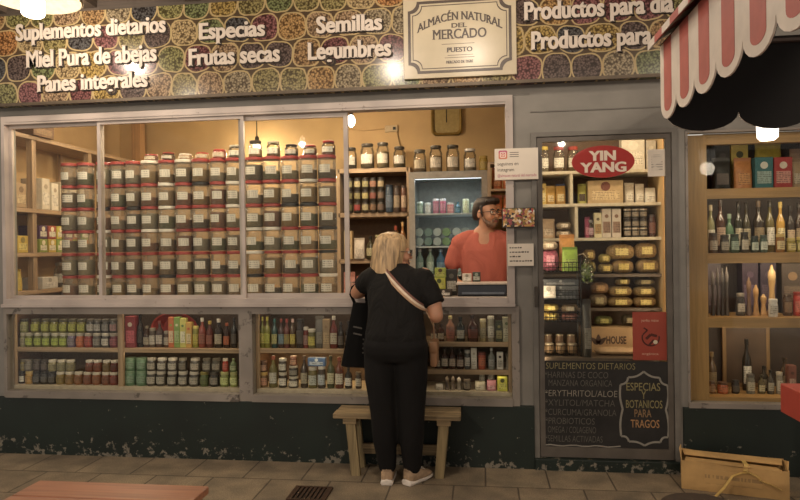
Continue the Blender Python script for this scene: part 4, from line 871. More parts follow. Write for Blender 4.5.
row(YI, dz[0], 'jars on the top shelf behind the door', 'on the top shelf behind the door glass', [(544.5, 9, 147, 'G', '#b8a888', '#c4a83a', '#d8d0c0', 'yellow-lidded clear jar'), (558.7, 12, 147, 'G', '#9c7a4c', '#9c3a2c', '#d8d0c0', 'red-lidded clear jar'), (573, 12, 147, 'G', '#a8844c', '#9c3a2c', '#cfc6b2', 'rust-lidded clear jar'), (632, 23, 138, 'C', '#b8ac98', '#c4b8a4', '#cfc4b0', 'large pale cardboard box'), (650, 10, 141, 'C', '#a89c88', '#b8ac98', '#c4b8a4', 'narrow pale cardboard box')])
row(YI, dz[1], 'packets on the second shelf behind the door', 'on second shelf behind the door glass', [(543, 6, 184, 'C', '#c4a448', '#8a6a2c', '#dcc88c', 'amber carton'), (550.5, 9, 186, 'P', '#c4963a', '#b08838', '#dcc08c', 'golden packet'), (560.5, 10, 184, 'P', '#b88a2c', '#2f3a5c', '#d8c088', 'yellow packet with navy edge'), (582, 9, 184, 'P', '#a8a448', '#8a8838', '#4a3a24', 'lime pouch with dark round window'), (604.5, 35, 181, 'C', '#a88c60', '#6a3a2c', '#c4a878', 'wide kraft carton with dark print'), (629, 10, 183, 'P', '#b8ac98', '#a89c88', '#cfc6b4', 'milky pouch'), (639.5, 9, 184, 'P', '#bcb09c', '#a89c88', '#cfc6b4', 'cloudy pouch'), (650, 11, 188, 'P', '#c4bcac', '#b0a490', '#d8d0c0', 'white pouch')])
item('C', XZ(551, YI+.12, 1.9), YI+.12, dz[1]+.001, px2m(14, YI), .14, '#c4a02c', '#b08c24', '#d8bc5c', 'yellow carton standing behind the golden packets behind the door', None, 'packets on the second shelf behind the door')
row(YI, dz[2], 'groceries on the third shelf behind the door', 'on third shelf behind the door glass', [(587.2, 5.4, 217, 'P', '#9a3f5c', '#7a3048', '#c47a8c', 'magenta pouch'), (591, 6, 220, 'G', '#a85a6a', '#7a7470', '#c49ca4', 'small jar of pink sweets'), (597.5, 7.5, 213, 'C', '#c4b890', '#6a5a3c', '#a8844c', 'cream carton with brown square'), (606, 9, 209, 'C', '#bcae9c', '#7a5a44', '#8a6a54', 'pale carton with dark scroll'), (615.8, 9, 209, 'C', '#bcae9c', '#7a5a44', '#8a6a54', 'pale carton with dark scroll')])
for i, px in enumerate((627, 635, 643)):
    for j in range(3):
        item('T', XZ(px, YI, 1.7), YI, dz[2]+.001+j*.07, px2m(7.4, YI), .0695, '#2f2822', '#b8a890' if j != 1 else '#3a302a', '#8a7c68', f'dark small tin, {("bottom","middle","top")[j]} of {ORD[i+1]} stack, third shelf behind door', None, 'stacked dark tins behind the door')
row(YI, dz[2], 'groceries on the third shelf behind the door', 'past the stacked tins, third shelf behind door', [(652, 8, 214, 'J', '#4a2f28', '#3a2a24', '#7a4a3c', 'maroon jar')])
g = 'grain bags behind the door'
def bag(px, Y, z, wp, h, c, c3, lbl, k='S'): return item(k, XZ(px, Y, z+h/2), Y, z+.001, px2m(wp, Y)*.95, h, c, '#a89448', c3, lbl, None, g)
gb, gl2, tan = '#a8844c', '#c4a848', '#b08c50'
bag(605, YI-.02, dz[3], 15, .075, '#9c8444', gl2, 'flat olive bag at the bottom of the fourth shelf pile')
bag(604, YI-.02, dz[3]+.077, 12, .07, '#b09a44', '#c8b058', 'small yellow-labelled bag on the flat olive bag')
bag(622, YI-.02, dz[3], 22, .10, gb, gl2, 'lower middle grain bag, fourth shelf behind the door')
bag(647, YI-.02, dz[3], 23, .105, '#9c7c48', gl2, 'lower grain bag by the wooden post, fourth shelf behind door')
bag(620, YI-.02, dz[3]+.102, 28, .115, tan, '#c8b060', 'largest grain bag topping the fourth shelf pile')
bag(645, YI-.02, dz[3]+.107, 22, .12, '#a8834a', '#c4ac58', 'tilted-looking grain bag topping the pile by the wooden post')
bag(619.5, YI-.02, dz[4], 25, .078, '#a08048', '#c8b058', 'lower middle bag, fifth shelf behind the door')
bag(644, YI-.02, dz[4], 23, .078, '#9c7a44', '#c8b058', 'lower bag by the post, fifth shelf behind the door')
bag(619.5, YI-.02, dz[4]+.08, 24, .078, '#b08c4c', '#ccb45c', 'middle bag of three, fifth shelf behind the door')
bag(644, YI-.02, dz[4]+.08, 22, .075, '#a08248', '#ccb45c', 'second bag by the post, fifth shelf behind the door')
bag(622, YI-.02, dz[4]+.162, 15, .056, '#9c8048', '#c8b058', 'small bag crowning the middle pile of the fifth shelf')
bag(644, YI-.02, dz[4]+.157, 20, .058, '#5f5034', '#8a7a48', 'dark bag crowning the pile by the post, fifth shelf')
bag(598, YI-.02, dz[4], 18, .10, '#8a7450', '#a8986a', 'dull bag at the rack end of the fifth shelf')
bag(599, YI-.02, dz[4]+.102, 18, .085, '#a87a44', '#b88c50', 'caramel-coloured bag over the dull bag, fifth shelf')
bag(589, YI-.02, dz[3], 13, .095, '#96843c', '#b8a850', 'yellow-green bag at the rack end of the fourth shelf')
bag(589, YI-.02, dz[3]+.097, 12, .085, '#a88448', '#c4a858', 'tan bag upon the yellow-green bag, fourth shelf')
bag(656, YI+.0, dz[5]+.02, 8, .12, '#8a8a30', '#a8a848', 'lime packet at the post end under the fifth shelf', 'P')
bag(603, YI-.03, dz[5]+.19, 18, .07, '#7d7c3c', '#a8a04c', 'olive bag lying on the cardboard leaf box')
bag(606, YI+.155, dz[5], 30, .11, '#6f6448', '#a89c7c', 'grey-brown bag behind the cardboard leaf box')
bag(628, YI-.03, dz[5]+.19, 14, .08, '#5f5238', '#8a7a54', 'dim bag lying on the post end of leaf box')
# cardboard box with leaf mark
bx = thing('cardboard_box', 'kraft cardboard box printed with a leaf mark behind the door glass', 'box', (XZ(608, YI-.06, .9), YI-.06, dz[5]+.001))
bw = px2m(52, YI)/2; KR = M('#a88558', .7, 0, .1, 12)
MB().box(-bw, bw, -.09, .09, 0, .185, .003).build('carton_body', KR, bx)
INK = M('#4a3426', .7)
text('HOUSE', 'lettering', INK, bx, (-.03, -.0915, .070), .075, bold=.002, width=.14); 
for sgn in (-1, 0, 1):
    a = sgn*R(48); mb = MB(); pts = []
    for k in range(12):
        q = 2*math.pi*k/12; u, v = .017*math.cos(q)*(1-.35*math.sin(q)), .036+.036*math.sin(q)
        pts.append((-.085+u*math.cos(a)+v*math.sin(a), -.0905, .065+v*math.cos(a)-u*math.sin(a)))
    mb.poly(pts, (0, -.0015, 0)).build('leaf_mark', INK, bx)
sk = thing('flour_sack', 'long pale sack lying in front of the leaf box above the chalkboard', 'sack', (XZ(618, .22, .75), .24, .74))
mb = MB(); rg = []
for u in [i/12*2-1 for i in range(13)]:
    q = (1-abs(u)**4)**.5*.98+.02
    rg.append([(u*.165, .06*q*math.cos(2*math.pi*i/14), .026+.026*q*math.sin(2*math.pi*i/14)) for i in range(14)])
mb.rings(rg).build('sack_body', M('#b89468', .7, 0, .12, 20, .2), sk, True); MB().box(.16, .18, -.03, .03, .02, .034, .003).build('tied_end', M('#8a6a44', .7), sk)
lg = thing('display_ledge', 'low dark ledge behind the chalkboard holding sack and rack', 'ledge', (0, 0, .1)); MB().box(.42, 1.18, .09, .335, .60, .638, .003).build('ledge_top', M('#5a4a3a', .6), lg)
for x in (.44, 1.14): MB().box(x, x+.03, .15, .32, 0, .60).build('leg', M('#4a3c30', .6), lg)
# wire rack with packets
rk = thing('wire_rack', 'black wire basket rack of packets behind the door glass', 'rack', (XZ(560, .2, 1.2), .215, .7412)); WB = M('#1c1a18', .4, .5)
rx = .135; tiers = [.0, .235, .39, .585]
fmb = MB()
for sx_ in (-1, 1):
    for yy in (-.07, .09): fmb.tube([(sx_*rx, yy, 0), (sx_*rx, yy, .70)], .005, 6)
fmb.build('frame', WB, rk)
for z in tiers:
    bm_ = MB()
    for hz in (.004, .035, .07):
        bm_.tube([(-rx, -.07, z+hz), (rx, -.07, z+hz)], .0028, 5).tube([(-rx, -.07, z+hz), (-rx, .09, z+hz)], .0028, 5).tube([(rx, -.07, z+hz), (rx, .09, z+hz)], .0028, 5).tube([(-rx, .09, z+hz), (rx, .09, z+hz)], .0028, 5)
    for k in range(11):
        x = -rx+2*rx*k/10; bm_.tube([(x, -.07, z+.07), (x, -.07, z+.004), (x, .09, z+.004)], .002, 5)
    bm_.build('wire_basket', WB, rk)
X0 = rk.location.x; Z0 = .7412; g = 'packets in the wire rack'
def rp(k, dx, dy, z, wd, h, c, c2, c3, lbl, dp=.11): return item(k, X0+dx, .225+dy, Z0+z+.008, wd, h, c, c2, c3, lbl, None, g, dp=dp)
for i in range(3):
    t = thing('gourd_cup', f'round gourd-like wooden cup, {ORD[i+1]} from the door frame in lowest rack basket', 'cup', (X0-.08+i*.08, .193, Z0+.008), 0, 'wooden cups')
    MB().lathe([(.015, 0), (.034, .012), (.038, .035), (.033, .06), (.028, .07), (.024, .07), (.03, .05), (.033, .035), (.02, .015)], n=16).build('cup_body', M('#8a6a44', .5), t, True)
    MB().lathe([(.0285, .064), (.0315, .064), (.0315, .074), (.0285, .074)], n=16).build('rim', M('#b8a890', .35, .5), t, True)
    t2 = thing('gourd_cup', f'round gourd-like wooden cup, {ORD[i+1]} from door frame, standing at back of lowest basket', 'cup', (X0-.08+i*.08, .265, Z0+.008), 0, 'wooden cups')
    MB().lathe([(.015, 0), (.03, .012), (.033, .05), (.028, .10), (.024, .125), (.02, .125), (.02, .06), (.015, .02)], n=16).build('cup_body', M('#6a4f38', .5), t2, True)
    MB().lathe([(.0245, .118), (.0275, .118), (.0275, .128), (.0245, .128)], n=16).build('rim', M('#a89880', .35, .5), t2, True)
rp('S', -.065, -.01, .235, .12, .06, '#c4a02c', '#b0902c', '#d8c058', 'bright yellow bag, lower of two in the wire rack')
rp('S', -.065, -.01, .297, .115, .055, '#c8a838', '#b0902c', '#dcc868', 'bright yellow bag, upper of two in the wire rack')
rp('S', .065, -.01, .235, .12, .05, '#8a4a3c', '#6a3a30', '#b47a68', 'brick-coloured bag under the brown bag in the wire rack')
rp('S', .065, -.01, .287, .12, .065, '#7d6444', '#5f4c34', '#b8a88c', 'brown bag with pale label in the wire rack')
for j in range(3): rp('C', .0, .0, .39+j*.046, .25, .045, ('#4a4c50', '#57585a', '#3f4246')[j], '#8a8a88', '#6f7072', f'{("lowest","middle","topmost")[j]} of three wide slate egg cartons in the wire rack', .13)
rp('C', -.085, -.082, .40, .095, .085, '#b8b0a4', '#8a8478', '#d4ccc0', 'small white price card clipped to the wire rack', .003)
rp('S', -.065, 0, .585, .125, .15, '#c05a74', '#a84a60', '#d88ca0', 'pink flowery bag on top of the wire rack')
rp('P', .06, .045, .585, .11, .26, '#c88a3a', '#b87a30', '#d8b070', 'orange packet standing on top of the wire rack', .05)
rp('P', .07, -.03, .585, .11, .17, '#8aa82c', '#6f8c24', '#a8c050', 'bright green packet on top of the wire rack', .06)
rp('S', -.07, 0, .737, .12, .06, '#c4ac8c', '#a89070', '#d8c8b0', 'beige bag resting over the pink flowery bag')
sb = thing('salad_bag', 'clear bag of green leaves hanging from the wire rack post', 'bag', (X0+.188, .215, Z0+.50), 0, None)
MB().lathe([(.0, 0), (.035, .006), (.056, .04), (.058, .09), (.045, .14), (.018, .175), (.012, .19), (.02, .205)], n=18, ex=.9).build('bag_body', FILM, sb, True, ang=70)
lv = MB()
for k in range(46):
    a_, zz, q_ = random.uniform(0, 6.28), random.uniform(.02, .14), random.uniform(.012, .045)
    lv.ell((q_*math.cos(a_)*.85, q_*math.sin(a_), zz), (.016, .006, .013), Matrix.Rotation(a_, 3, 'Z') @ Matrix.Rotation(random.uniform(-1, 1), 3, 'X'), 7, 5)
lv.build('leaves', M('#7d9440', .6, 0, .5, 40), sb, True)
MB().tube([(0, 0, .188), (-.02, .02, .215), (-.053, .09, .20)], .003, 6).build('tie', M('#c8b898', .6), sb)
rp('P', .172, -.085, -.008, .06, .40, '#3a3630', '#2c2a26', '#7a7468', 'slim dark bottle-shaped packet beside the wire rack')
row(YI, dz[2], 'bags on the third shelf near the door frame', 'near the door frame, third shelf behind door', [(548, 14, 219, 'P', '#b89a78', '#a88a68', '#cbb498', 'fawn packet')])
zq = dz[2]
for j in range(2): zz = zq+j*.062; item('S', XZ(563.5, YI, 1.7), YI, zz+.001, px2m(15, YI), .06, '#c4ac88', '#a89070', '#dccab0', f'{("lower","upper")[j]} pale flour bag of two, third shelf behind the door', None, g)

# ------------------------------------------------------------------ side show window
YW = .24
wz = [zpy(750, 188.5, .1), zpy(750, 253, .1), zpy(750, 317, .1), .487]
t = thing('show_cabinet', 'broad wooden display cabinet with shelves behind the side window', 'cabinet', (0, 0, 0)); WZ = wood('#b08648', .45, 2, .18); WX = wood('#b08648', .45, 0, .18)
x0 = XZ(708, .05, 1.4)
MB().box(1.355, x0, .055, .11, .44, 2.24).build('front_stile', WZ, t); MB().box(x0, 2.7, .055, .11, 2.175, 2.24).build('top_rail', WX, t)
for z in wz: MB().box(x0, 2.7, .06, .44, z-.042, z).box(x0, 2.7, .06, .068, z-.066, z-.042).build('shelf_board', WX, t)
MB().box(1.355, 2.7, .44, .455, .44, 2.24).build('back_board', M('#33261e', .6), t); MB().box(x0-.02, x0, .11, .44, .44, 2.2).build('side_board', WZ, t)
MB().box(x0, 2.7, .11, .44, 2.24, 2.255).build('top_board', WX, t); MB().box(2.7, 2.72, .055, .44, .44, 2.24).build('side_board', WZ, t)
YS = .19
for i, z in enumerate(wz[:3]):  # added strips that lift the light on the side window shelves
    t2 = thing('glow_strip', f'thin added fill strip under the {("topmost","second","third")[i]} shelf board of the side window cabinet', 'lamp', (2.05, .085, z-.044))
    MB().box(-.55, .55, -.005, .005, -.007, 0).build('strip', M('#ffe2b8', .4, 0, 0, emit=2), t2)
    l = bpy.data.lights.new('lamp_light', 'AREA'); l.shape = 'RECTANGLE'; l.size = 1.1; l.size_y = .02; l.energy = 2.4; l.color = SHOPWARM
    o = bpy.data.objects.new('lamp_light', l); COL.objects.link(o); o.parent = t2; o.location = (0, 0, -.010); o.rotation_euler = (R(50), 0, 0)
def wrow(z, where, g, its, dy=0, **k): return row(YS+dy, z, g, where, its, **k)
wrow(wz[0], 'in front row, top shelf of the side window', 'packets in the side window', [(721, 18, 158, 'P', '#2c2a24', '#3a3630', '#6a5c54', 'black packet with pale emblem'), (742.5, 18, 158, 'P', '#b87434', '#a4642c', '#c88a48', 'crumpled orange packet'), (761.5, 18, 158, 'C', '#2f6a6c', '#d8d4c0', '#9ab0a4', 'teal carton with white flower emblem'), (780.5, 18, 158, 'C', '#a8302c', '#d8c8b0', '#d09080', 'red carton with cream emblem'), (797, 13, 159, 'P', '#a88a60', '#8a6a44', '#c4b090', 'kraft packet with dark print'), (816, 16, 158, 'C', '#5a4a38', '#b8a888', '#a89878', 'brown carton')])
wrow(wz[0]+.001, 'behind front row, top shelf of the side window', 'packets in the side window', [(720.5, 15, 145, 'C', '#3a342c', '#57504a', '#6f675c', 'tall charcoal carton'), (737.5, 17, 143, 'C', '#c4a838', '#4a4a2c', '#d8c468', 'tall yellow carton'), (768, 27, 141, 'P', '#b8a024', '#a8902c', '#d0bc50', 'large mustard packet'), (795, 11, 149, 'P', '#b08a6c', '#9a7458', '#c8ac90', 'pinkish packet')], .13)
g = 'bottles in the side window'
wrow(wz[1], 'in rear row, second shelf of the side window', g, [(711, 8, 205, 'B', '#7d7a54', '#a89c80', '#cfc8b4', 'pale green bottle'), (720.5, 10, 200, 'B', '#4a3024', '#37261e', '#b49880', 'brown bottle with tan label'), (729.5, 9, 214, 'B', '#4f7050', '#8aa08a', '#c8d4c0', 'green-white bottle'), (738.5, 8, 202, 'B', '#2c2a1c', '#2a241c', '#b8ac90', 'dark oil bottle'), (746.5, 8, 203, 'B', '#3a3420', '#2a241c', '#a89c7c', 'dark oil bottle'), (758.5, 11, 201, 'B', '#33291e', '#5f4a34', '#8a7858', 'broad dark bottle'), (770, 8.6, 201, 'B', '#5f5428', '#2f2a20', '#d8d2c2', 'oil bottle with white label'), (780.5, 8.6, 202, 'B', '#b88c2c', '#c4a850', '#dccc98', 'golden oil bottle'), (790.5, 8.6, 206, 'B', '#342a22', '#2a221c', '#b8a080', 'dark vinegar bottle'), (799, 8, 203, 'B', '#3f3024', '#2a221c', '#9c8868', 'brown vinegar bottle'), (809, 9, 203, 'B', '#8a6a2c', '#2a221c', '#c4b080', 'amber oil bottle')], .12)
wrow(wz[1], 'in front row, second shelf of the side window', g, [(713, 9, 233, 'J', '#57483c', '#4a3f36', '#b8ac98', 'short jar with grey label'), (724.5, 9, 235, 'J', '#4a443c', '#3f3a34', '#a8a08c', 'short dark jar'), (734.5, 9, 234, 'J', '#3f5240', '#37402f', '#9cb09c', 'short green jar'), (744.5, 8, 232, 'J', '#3a3428', '#2f2a22', '#c4baa4', 'short oil jar'), (754.5, 8, 236, 'J', '#2f3a30', '#2a2f28', '#b4c0b0', 'short bottle-green jar'), (763.5, 8, 235, 'J', '#4a5a4c', '#3f4a40', '#c8d0c0', 'short mint-labelled jar'), (780, 9, 234, 'J', '#8a5c24', '#b89c50', '#d0bc84', 'short amber jar'), (791, 9, 238, 'J', '#9c8a34', '#b8a44c', '#cfc078', 'short mustard jar'), (800.5, 8, 237, 'J', '#8a8438', '#b8a44c', '#cfc078', 'short olive jar')], -.03)
g = 'mills and boxes in the side window'
wrow(wz[2], 'at back of third shelf, side window', g, [(712, 14, 262, 'C', '#4f4248', '#6a5c60', '#7a6c70', 'mauve-grey box'), (748, 16, 261, 'C', '#3f2c3c', '#5c4658', '#6a5468', 'purple box'), (766, 16, 261, 'C', '#3a2a3a', '#574454', '#64505f', 'purple box'), (790, 22, 263, 'C', '#4a3c30', '#8a6a44', '#6f5c48', 'brown box')], .17)
wrow(wz[2], 'on third shelf of the side window', g, [(713, 4.6, 271, 'M', '#3a322c', '#57504a', '#fff', 'slim dark grinder'), (718, 4.2, 268, 'M', '#453a32', '#57504a', '#fff', 'slim dark grinder'), (722.5, 4.2, 268, 'M', '#3a322c', '#57504a', '#fff', 'slim dark grinder'), (727, 4.4, 267, 'M', '#4a4038', '#6a6058', '#fff', 'slim dark grinder'), (740.5, 9, 293, 'G', '#7d6c58', '#8a7e6c', '#b8ac98', 'clear spice jar'), (749, 6, 277, 'M', '#6a4c34', '#7d5c40', '#fff', 'brown pepper mill'), (756, 7, 285, 'M', '#a87838', '#b88848', '#fff', 'honey wood pepper mill'), (763.5, 7.6, 294, 'M', '#b88a4c', '#c49a5c', '#fff', 'short pale wood mill'), (772, 9.5, 265, 'M', '#b89050', '#c8a468', '#fff', 'tallest pale wood mill'), (787.5, 9, 294, 'J', '#5c4632', '#4a3828', '#8a6c4c', 'brown tub'), (799, 12, 292, 'J', '#a83424', '#8a2c20', '#c0604c', 'bright red pot')])
wrow(wz[2], 'at front edge of third shelf, side window', g, [(773, 9.5, 299, 'J', '#cfc8bc', '#dcd6ca', '#bdb4a6', 'white ceramic pot')], -.075)
g = 'bottles on the bottom of the side window'
wrow(wz[3], 'along bottom of the side window', g, [(711.5, 8, 381, 'J', '#7a5434', '#5c4430', '#a07c54', 'russet jar'), (722.5, 11, 382, 'J', '#a8542c', '#5a4030', '#b8683c', 'orange jar'), (735.5, 8, 380, 'J', '#2f2a26', '#2a2522', '#4f463e', 'black jar'), (750.5, 8.6, 374, 'J', '#6f6a5c', '#4f483f', '#b0a890', 'clear jar with grey label'), (761.5, 6.6, 375, 'B', '#5c5034', '#3f382a', '#b8ac84', 'small yellowish bottle'), (770.5, 6.6, 370, 'B', '#4a4238', '#332e28', '#a09884', 'small dark bottle'), (779.5, 7, 372, 'J', '#8a8070', '#a09684', '#b8ae9c', 'pale jar'), (791, 8, 365, 'C', '#7a4a3c', '#5c3a30', '#b49484', 'rosy carton')])
wrow(wz[3], 'behind small jars, bottom of the side window', g, [(712, 9, 352, 'B', '#57452f', '#7d6844', '#8a7450', 'brown flask'), (746.8, 8.8, 339, 'B', '#26221e', '#1f1c1a', '#cfcabc', 'tall black wine bottle with white label'), (764, 8, 366, 'B', '#3a332a', '#2c2722', '#8a7c64', 'dark bottle'), (785, 10, 358, 'B', '#4a3a2c', '#3a2f26', '#8a7458', 'brown bottle')], .10)
bp_ = thing('framed_panel', 'large brown framed panel leaning at the back of the side window', 'panel', (XZ(746, .40, .8), .405, wz[3]+.001))
MB().box(-.16, .16, -.008, .008, 0, .45, .003).build('frame', wood('#7d6038', .5, 2), bp_); MB().box(-.135, .135, -.010, -.006, .03, .42).build('picture', M('#4f3c2c', .6, 0, .3, 6), bp_)
# small white lamp under the awning, hung in front of the side window
p = P(767.5, 134, -.5)
t = thing('awning_lamp', 'small glowing white cup lamp hanging before the side window top', 'lamp', p)
MB().lathe([(.040, -.035), (.055, -.02), (.058, .05), (.03, .06)], n=18).build('bulb', M('#fff0dc', .4, 0, 0, emit=2.2), t, True); MB().lathe([(.03, .058), (.03, .10), (.012, .11)], n=14).build('socket', M('#b8a890', .5), t, True)
MB().tube([(0, 0, .1), (0, 0, 3.5-p.z)], .006, 6).build('cord', BLACK, t)
l = bpy.data.lights.new('lamp_light', 'POINT'); l.energy = 3; l.color = WARM; l.shadow_soft_size = .05
o = bpy.data.objects.new('lamp_light', l); COL.objects.link(o); o.parent = t; o.location = (0, 0, -.08)

# ------------------------------------------------------------------ notices, signs and chalkboard
PAPER = M('#d8cbb8', .6, 0, .04, 10); INKD = M('#4a4038', .7)
def flat(name, label, cat, pxl, pyt, pxr, pyb, Y, mat, th=.003, part='sheet'):
    a = P(pxl, pyb, Y); b = P(pxr, pyt, Y)
    t = thing(name, label, cat, (a.x, Y, a.z)); w_, h_ = b.x-a.x, b.z-a.z
    MB().box(0, w_, 0, th, 0, h_).build(part, mat, t); return t, w_, h_
t, w_, h_ = flat('notice', 'white notice with pink camera icon fixed between window and door', 'sign', 495, 147.5, 538, 180, -.06, PAPER, .055, 'board')
def rr2(cx_, cz_, w2, r_, y): return [(x+cx_, y, z+cz_) for x, _, z in rrect(w2, w2, r_, 0, 4)]
ic = nodes('camera_icon'); mt, nt, b = ic
tc = N(nt, 'ShaderNodeTexCoord'); sx = N(nt, 'ShaderNodeSeparateXYZ'); nt.links.new(tc.outputs['Object'], sx.inputs[0])
mr = N(nt, 'ShaderNodeMapRange'); mr.inputs['From Min'].default_value = .17; mr.inputs['From Max'].default_value = .23; nt.links.new(sx.outputs['Z'], mr.inputs['Value'])
r = ramp(nt, [(0, hexc('#d07a5a')), (.4, hexc('#b8406e')), (1, hexc('#74469c'))]); nt.links.new(mr.outputs[0], r.inputs['Fac']); nt.links.new(r.outputs['Color'], b.inputs['Base Color'])
MB().poly(rr2(.055, h_-.042, .029, .010, -.0005), (0, -.001, 0)).build('camera_icon', mt, t)
WP = M('#efe6da', .6, 0, .02)
mb = MB()
for w2, tt in ((.019, .004),):
    o_, i_ = rr2(.055, h_-.042, w2, .007, -.0018), rr2(.055, h_-.042, w2-tt, .005, -.0018)
    mb.rings([o_, i_], False)
mb.rings([[(.055+q*math.cos(2*math.pi*i/20), -.0018, h_-.042+q*math.sin(2*math.pi*i/20)) for i in range(20)] for q in (.0095, .0065)], False)
mb.build('icon_outline', WP, t)
text('seguinos en', 'lettering', INKD, t, (.018, -.0005, h_*.46), .033, width=.14, ext=.0005); text('instagram', 'lettering', INKD, t, (.018, -.0005, h_*.27), .033, width=.11, ext=.0005)
text('@almacen natural del mercado', 'lettering', M('#b0506a', .6), t, (.018, -.0005, h_*.09), .028, width=w_-.03, ext=.0005)
MB().box(.10, .155, -.0006, .0, h_-.065, h_-.025).build('qr_blank', PAPER, t) if False else None
mb = MB()
for k in range(3): mb.box(.10, .16, -.0006, .0, h_-.030-k*.014, h_-.026-k*.014)
mb.build('rule', INKD, t)
# oval brand sign on the door glass
t, w_, h_ = flat('oval_sign', 'red oval sign with two words in cream letters on the door glass', 'sign', 572, 144.5, 634.5, 178.5, -.012, PAPER)
for c_ in list(t.children): bpy.data.objects.remove(c_)
RED = M('#b3271f', .4, 0, .05)
MB().rings([[(w_/2+w_/2*math.cos(2*math.pi*i/48), y, h_/2+h_/2*math.sin(2*math.pi*i/48)) for i in range(48)] for y in (.014, .0)]).build('oval_board', RED, t)
CRM = M('#efdcc4', .5, 0, .02)
text('YIN', 'lettering', CRM, t, (w_/2-.005, -.0015, h_*.54), .092, bold=.002, align='CENTER', width=w_*.42, thick=.003); text('YANG', 'lettering', CRM, t, (w_/2, -.0015, h_*.18), .092, bold=.002, align='CENTER', width=w_*.72, thick=.003)
t, w_, h_ = flat('notice', 'small white paper with grey print stuck on door glass beside red oval', 'sign', 648, 149, 665, 176.5, -.003, PAPER, .006)
MB().box(w_*.2, w_*.85, -.0008, 0, h_*.2, h_*.8).build('printed_text', printed('#d0c4b2', '#7d7264', .44, 14, 190), t)
# small colourful card sign sticking out on the frame
t, w_, h_ = flat('picture_card', 'colourful food picture card fixed between window frame and door', 'sign', 502.5, 207.5, 535, 227.5, -.07, BLACK, .065, 'backing')
mt, nt, b = nodes('food_picture'); tc = N(nt, 'ShaderNodeTexCoord'); v = N(nt, 'ShaderNodeTexVoronoi'); v.inputs['Scale'].default_value = 60; nt.links.new(tc.outputs['Object'], v.inputs['Vector'])
r = ramp(nt, [(0, hexc('#3a2c24')), (.2, hexc('#b8863a')), (.38, hexc('#8a3a3c')), (.55, hexc('#d2b488')), (.72, hexc('#7d6a2c')), (.86, hexc('#b4483c')), (.95, hexc('#d8d0c8'))], 'CONSTANT')
sp = N(nt, 'ShaderNodeSeparateColor'); nt.links.new(v.outputs['Color'], sp.inputs[0]); nt.links.new(sp.outputs[0], r.inputs['Fac']); nt.links.new(r.outputs['Color'], b.inputs['Base Color'])
MB().box(.004, w_-.004, -.002, 0, .004, h_-.004).build('picture', mt, t)
t, w_, h_ = flat('notice', 'handwritten white price notice below the food picture card', 'sign', 508, 243.5, 533.5, 266, -.045, PAPER, .043)
mb = MB()
for k, (x1) in enumerate((.55, .75, .5, .85)):
    z = h_*(.82-.2*k); x = .012
    while x < w_*x1:
        q = random.uniform(.008, .02); mb.box(x, x+q, -.0008, 0, z-.004, z+random.uniform(.002, .006)); x += q+.005
mb.build('handwriting', INKD, t)
# red poster on the glass
t, w_, h_ = flat('poster', 'coral red poster with dark bird-like drawing inside the door glass', 'poster', 633, 312, 667, 360, .014, M('#b0402c', .5, 0, .06, 8))
text('yerba mate', 'lettering', M('#e0b49c', .6), t, (w_/2, -.0005, h_*.80), .026, align='CENTER', width=w_*.5, ext=.0004); text('orgánica', 'lettering', M('#e0b49c', .6), t, (w_/2, -.0005, h_*.11), .022, align='CENTER', width=w_*.48, ext=.0004)
mb = MB()
def ribbon(pts, wd, y=-.001):
    for i, (a, c) in enumerate(zip(pts, pts[1:])):
        d = Vector((c[0]-a[0], 0, c[1]-a[1])); n = Vector((-d.z, 0, d.x)).normalized()*wd/2
        A = Vector((a[0], y, a[1])); C_ = Vector((c[0], y, c[1])); mb.poly([A-n, C_-n, C_+n, A+n], (0, -.0006, 0))
cx_, cz_ = w_*.52, h_*.47
ribbon([(cx_+.055*math.cos(R(q)), cz_+.055*math.sin(R(q))) for q in range(160, 385, 15)], .010); ribbon([(cx_-.05, cz_+.02), (cx_-.02, cz_+.05), (cx_-.045, cz_+.065)], .010)
ribbon([(cx_-.03, cz_-.01), (cx_, cz_+.02), (cx_+.04, cz_+.01)], .018); ribbon([(cx_-.01, cz_-.05), (cx_+.02, cz_-.015)], .014)
mb.build('drawing', M('#5a2018', .6), t)
MB().lathe([(.014, 0), (.014, .0012)], n=18).xf(Matrix.Translation((cx_+.03, -.001, cz_-.03)) @ Matrix.Rotation(R(90), 4, 'X')).build('seal', M('#e0cdb4', .5), t)
# chalkboard
a = P(541.5, 448, .02); b_ = P(668, 361, .02)
cb = thing('chalkboard', 'large chalkboard with handwritten list filling the lower door glass', 'chalkboard', (a.x, -.006, .152)); w_ = b_.x-a.x; h_ = b_.z-.152
MB().box(0, w_, 0, .008, 0, h_).build('board', M('#221f1c', .8, 0, .35, 7), cb)
CH1, CH2, CH3 = M('#8a8172', .85), M('#5c574e', .85), M('#857a4c', .85)
lines = [('SUPLEMENTOS DIETARIOS', CH3, .04, .74, .905), ('*HARINAS DE COCO', CH2, .03, .53, .80), ('MANZANA ORGANICA', CH2, .06, .56, .705), ('*ERYTHRITOL/ALOE', CH1, .03, .60, .585), ('*XYLITOL/MATCHA', CH2, .03, .58, .475), ('*CURCUMA/GRANOLA', CH2, .03, .59, .365), ('*PROBIOTICOS', CH2, .03, .42, .262), ('OMEGA / COLAGENO', CH2, .05, .43, .16), ('*SEMILLAS ACTIVADAS', CH2, .03, .48, .055)]
for s_, mtx, x0, x1, zz in lines:
    text(s_, 'chalk_writing', mtx, cb, (x0*w_, -.0008, zz*h_), .062, width=(x1-x0)*w_, ext=.0005, shear=.06, bold=-.0006)
for s_, x0, x1, zz, mm in (('ESPECIAS', .67, .93, .665, CH3), ('Y', .785, .82, .57, CH3), ('BOTANICOS', .665, .945, .465, CH3), ('PARA', .73, .86, .36, M('#8a6a44', .85)), ('TRAGOS', .70, .92, .24, M('#a87a48', .85))):
    text(s_, 'chalk_writing', mm, cb, (x0*w_, -.0008, zz*h_), .075, width=(x1-x0)*w_, ext=.0005, bold=.0004)
mb = MB()
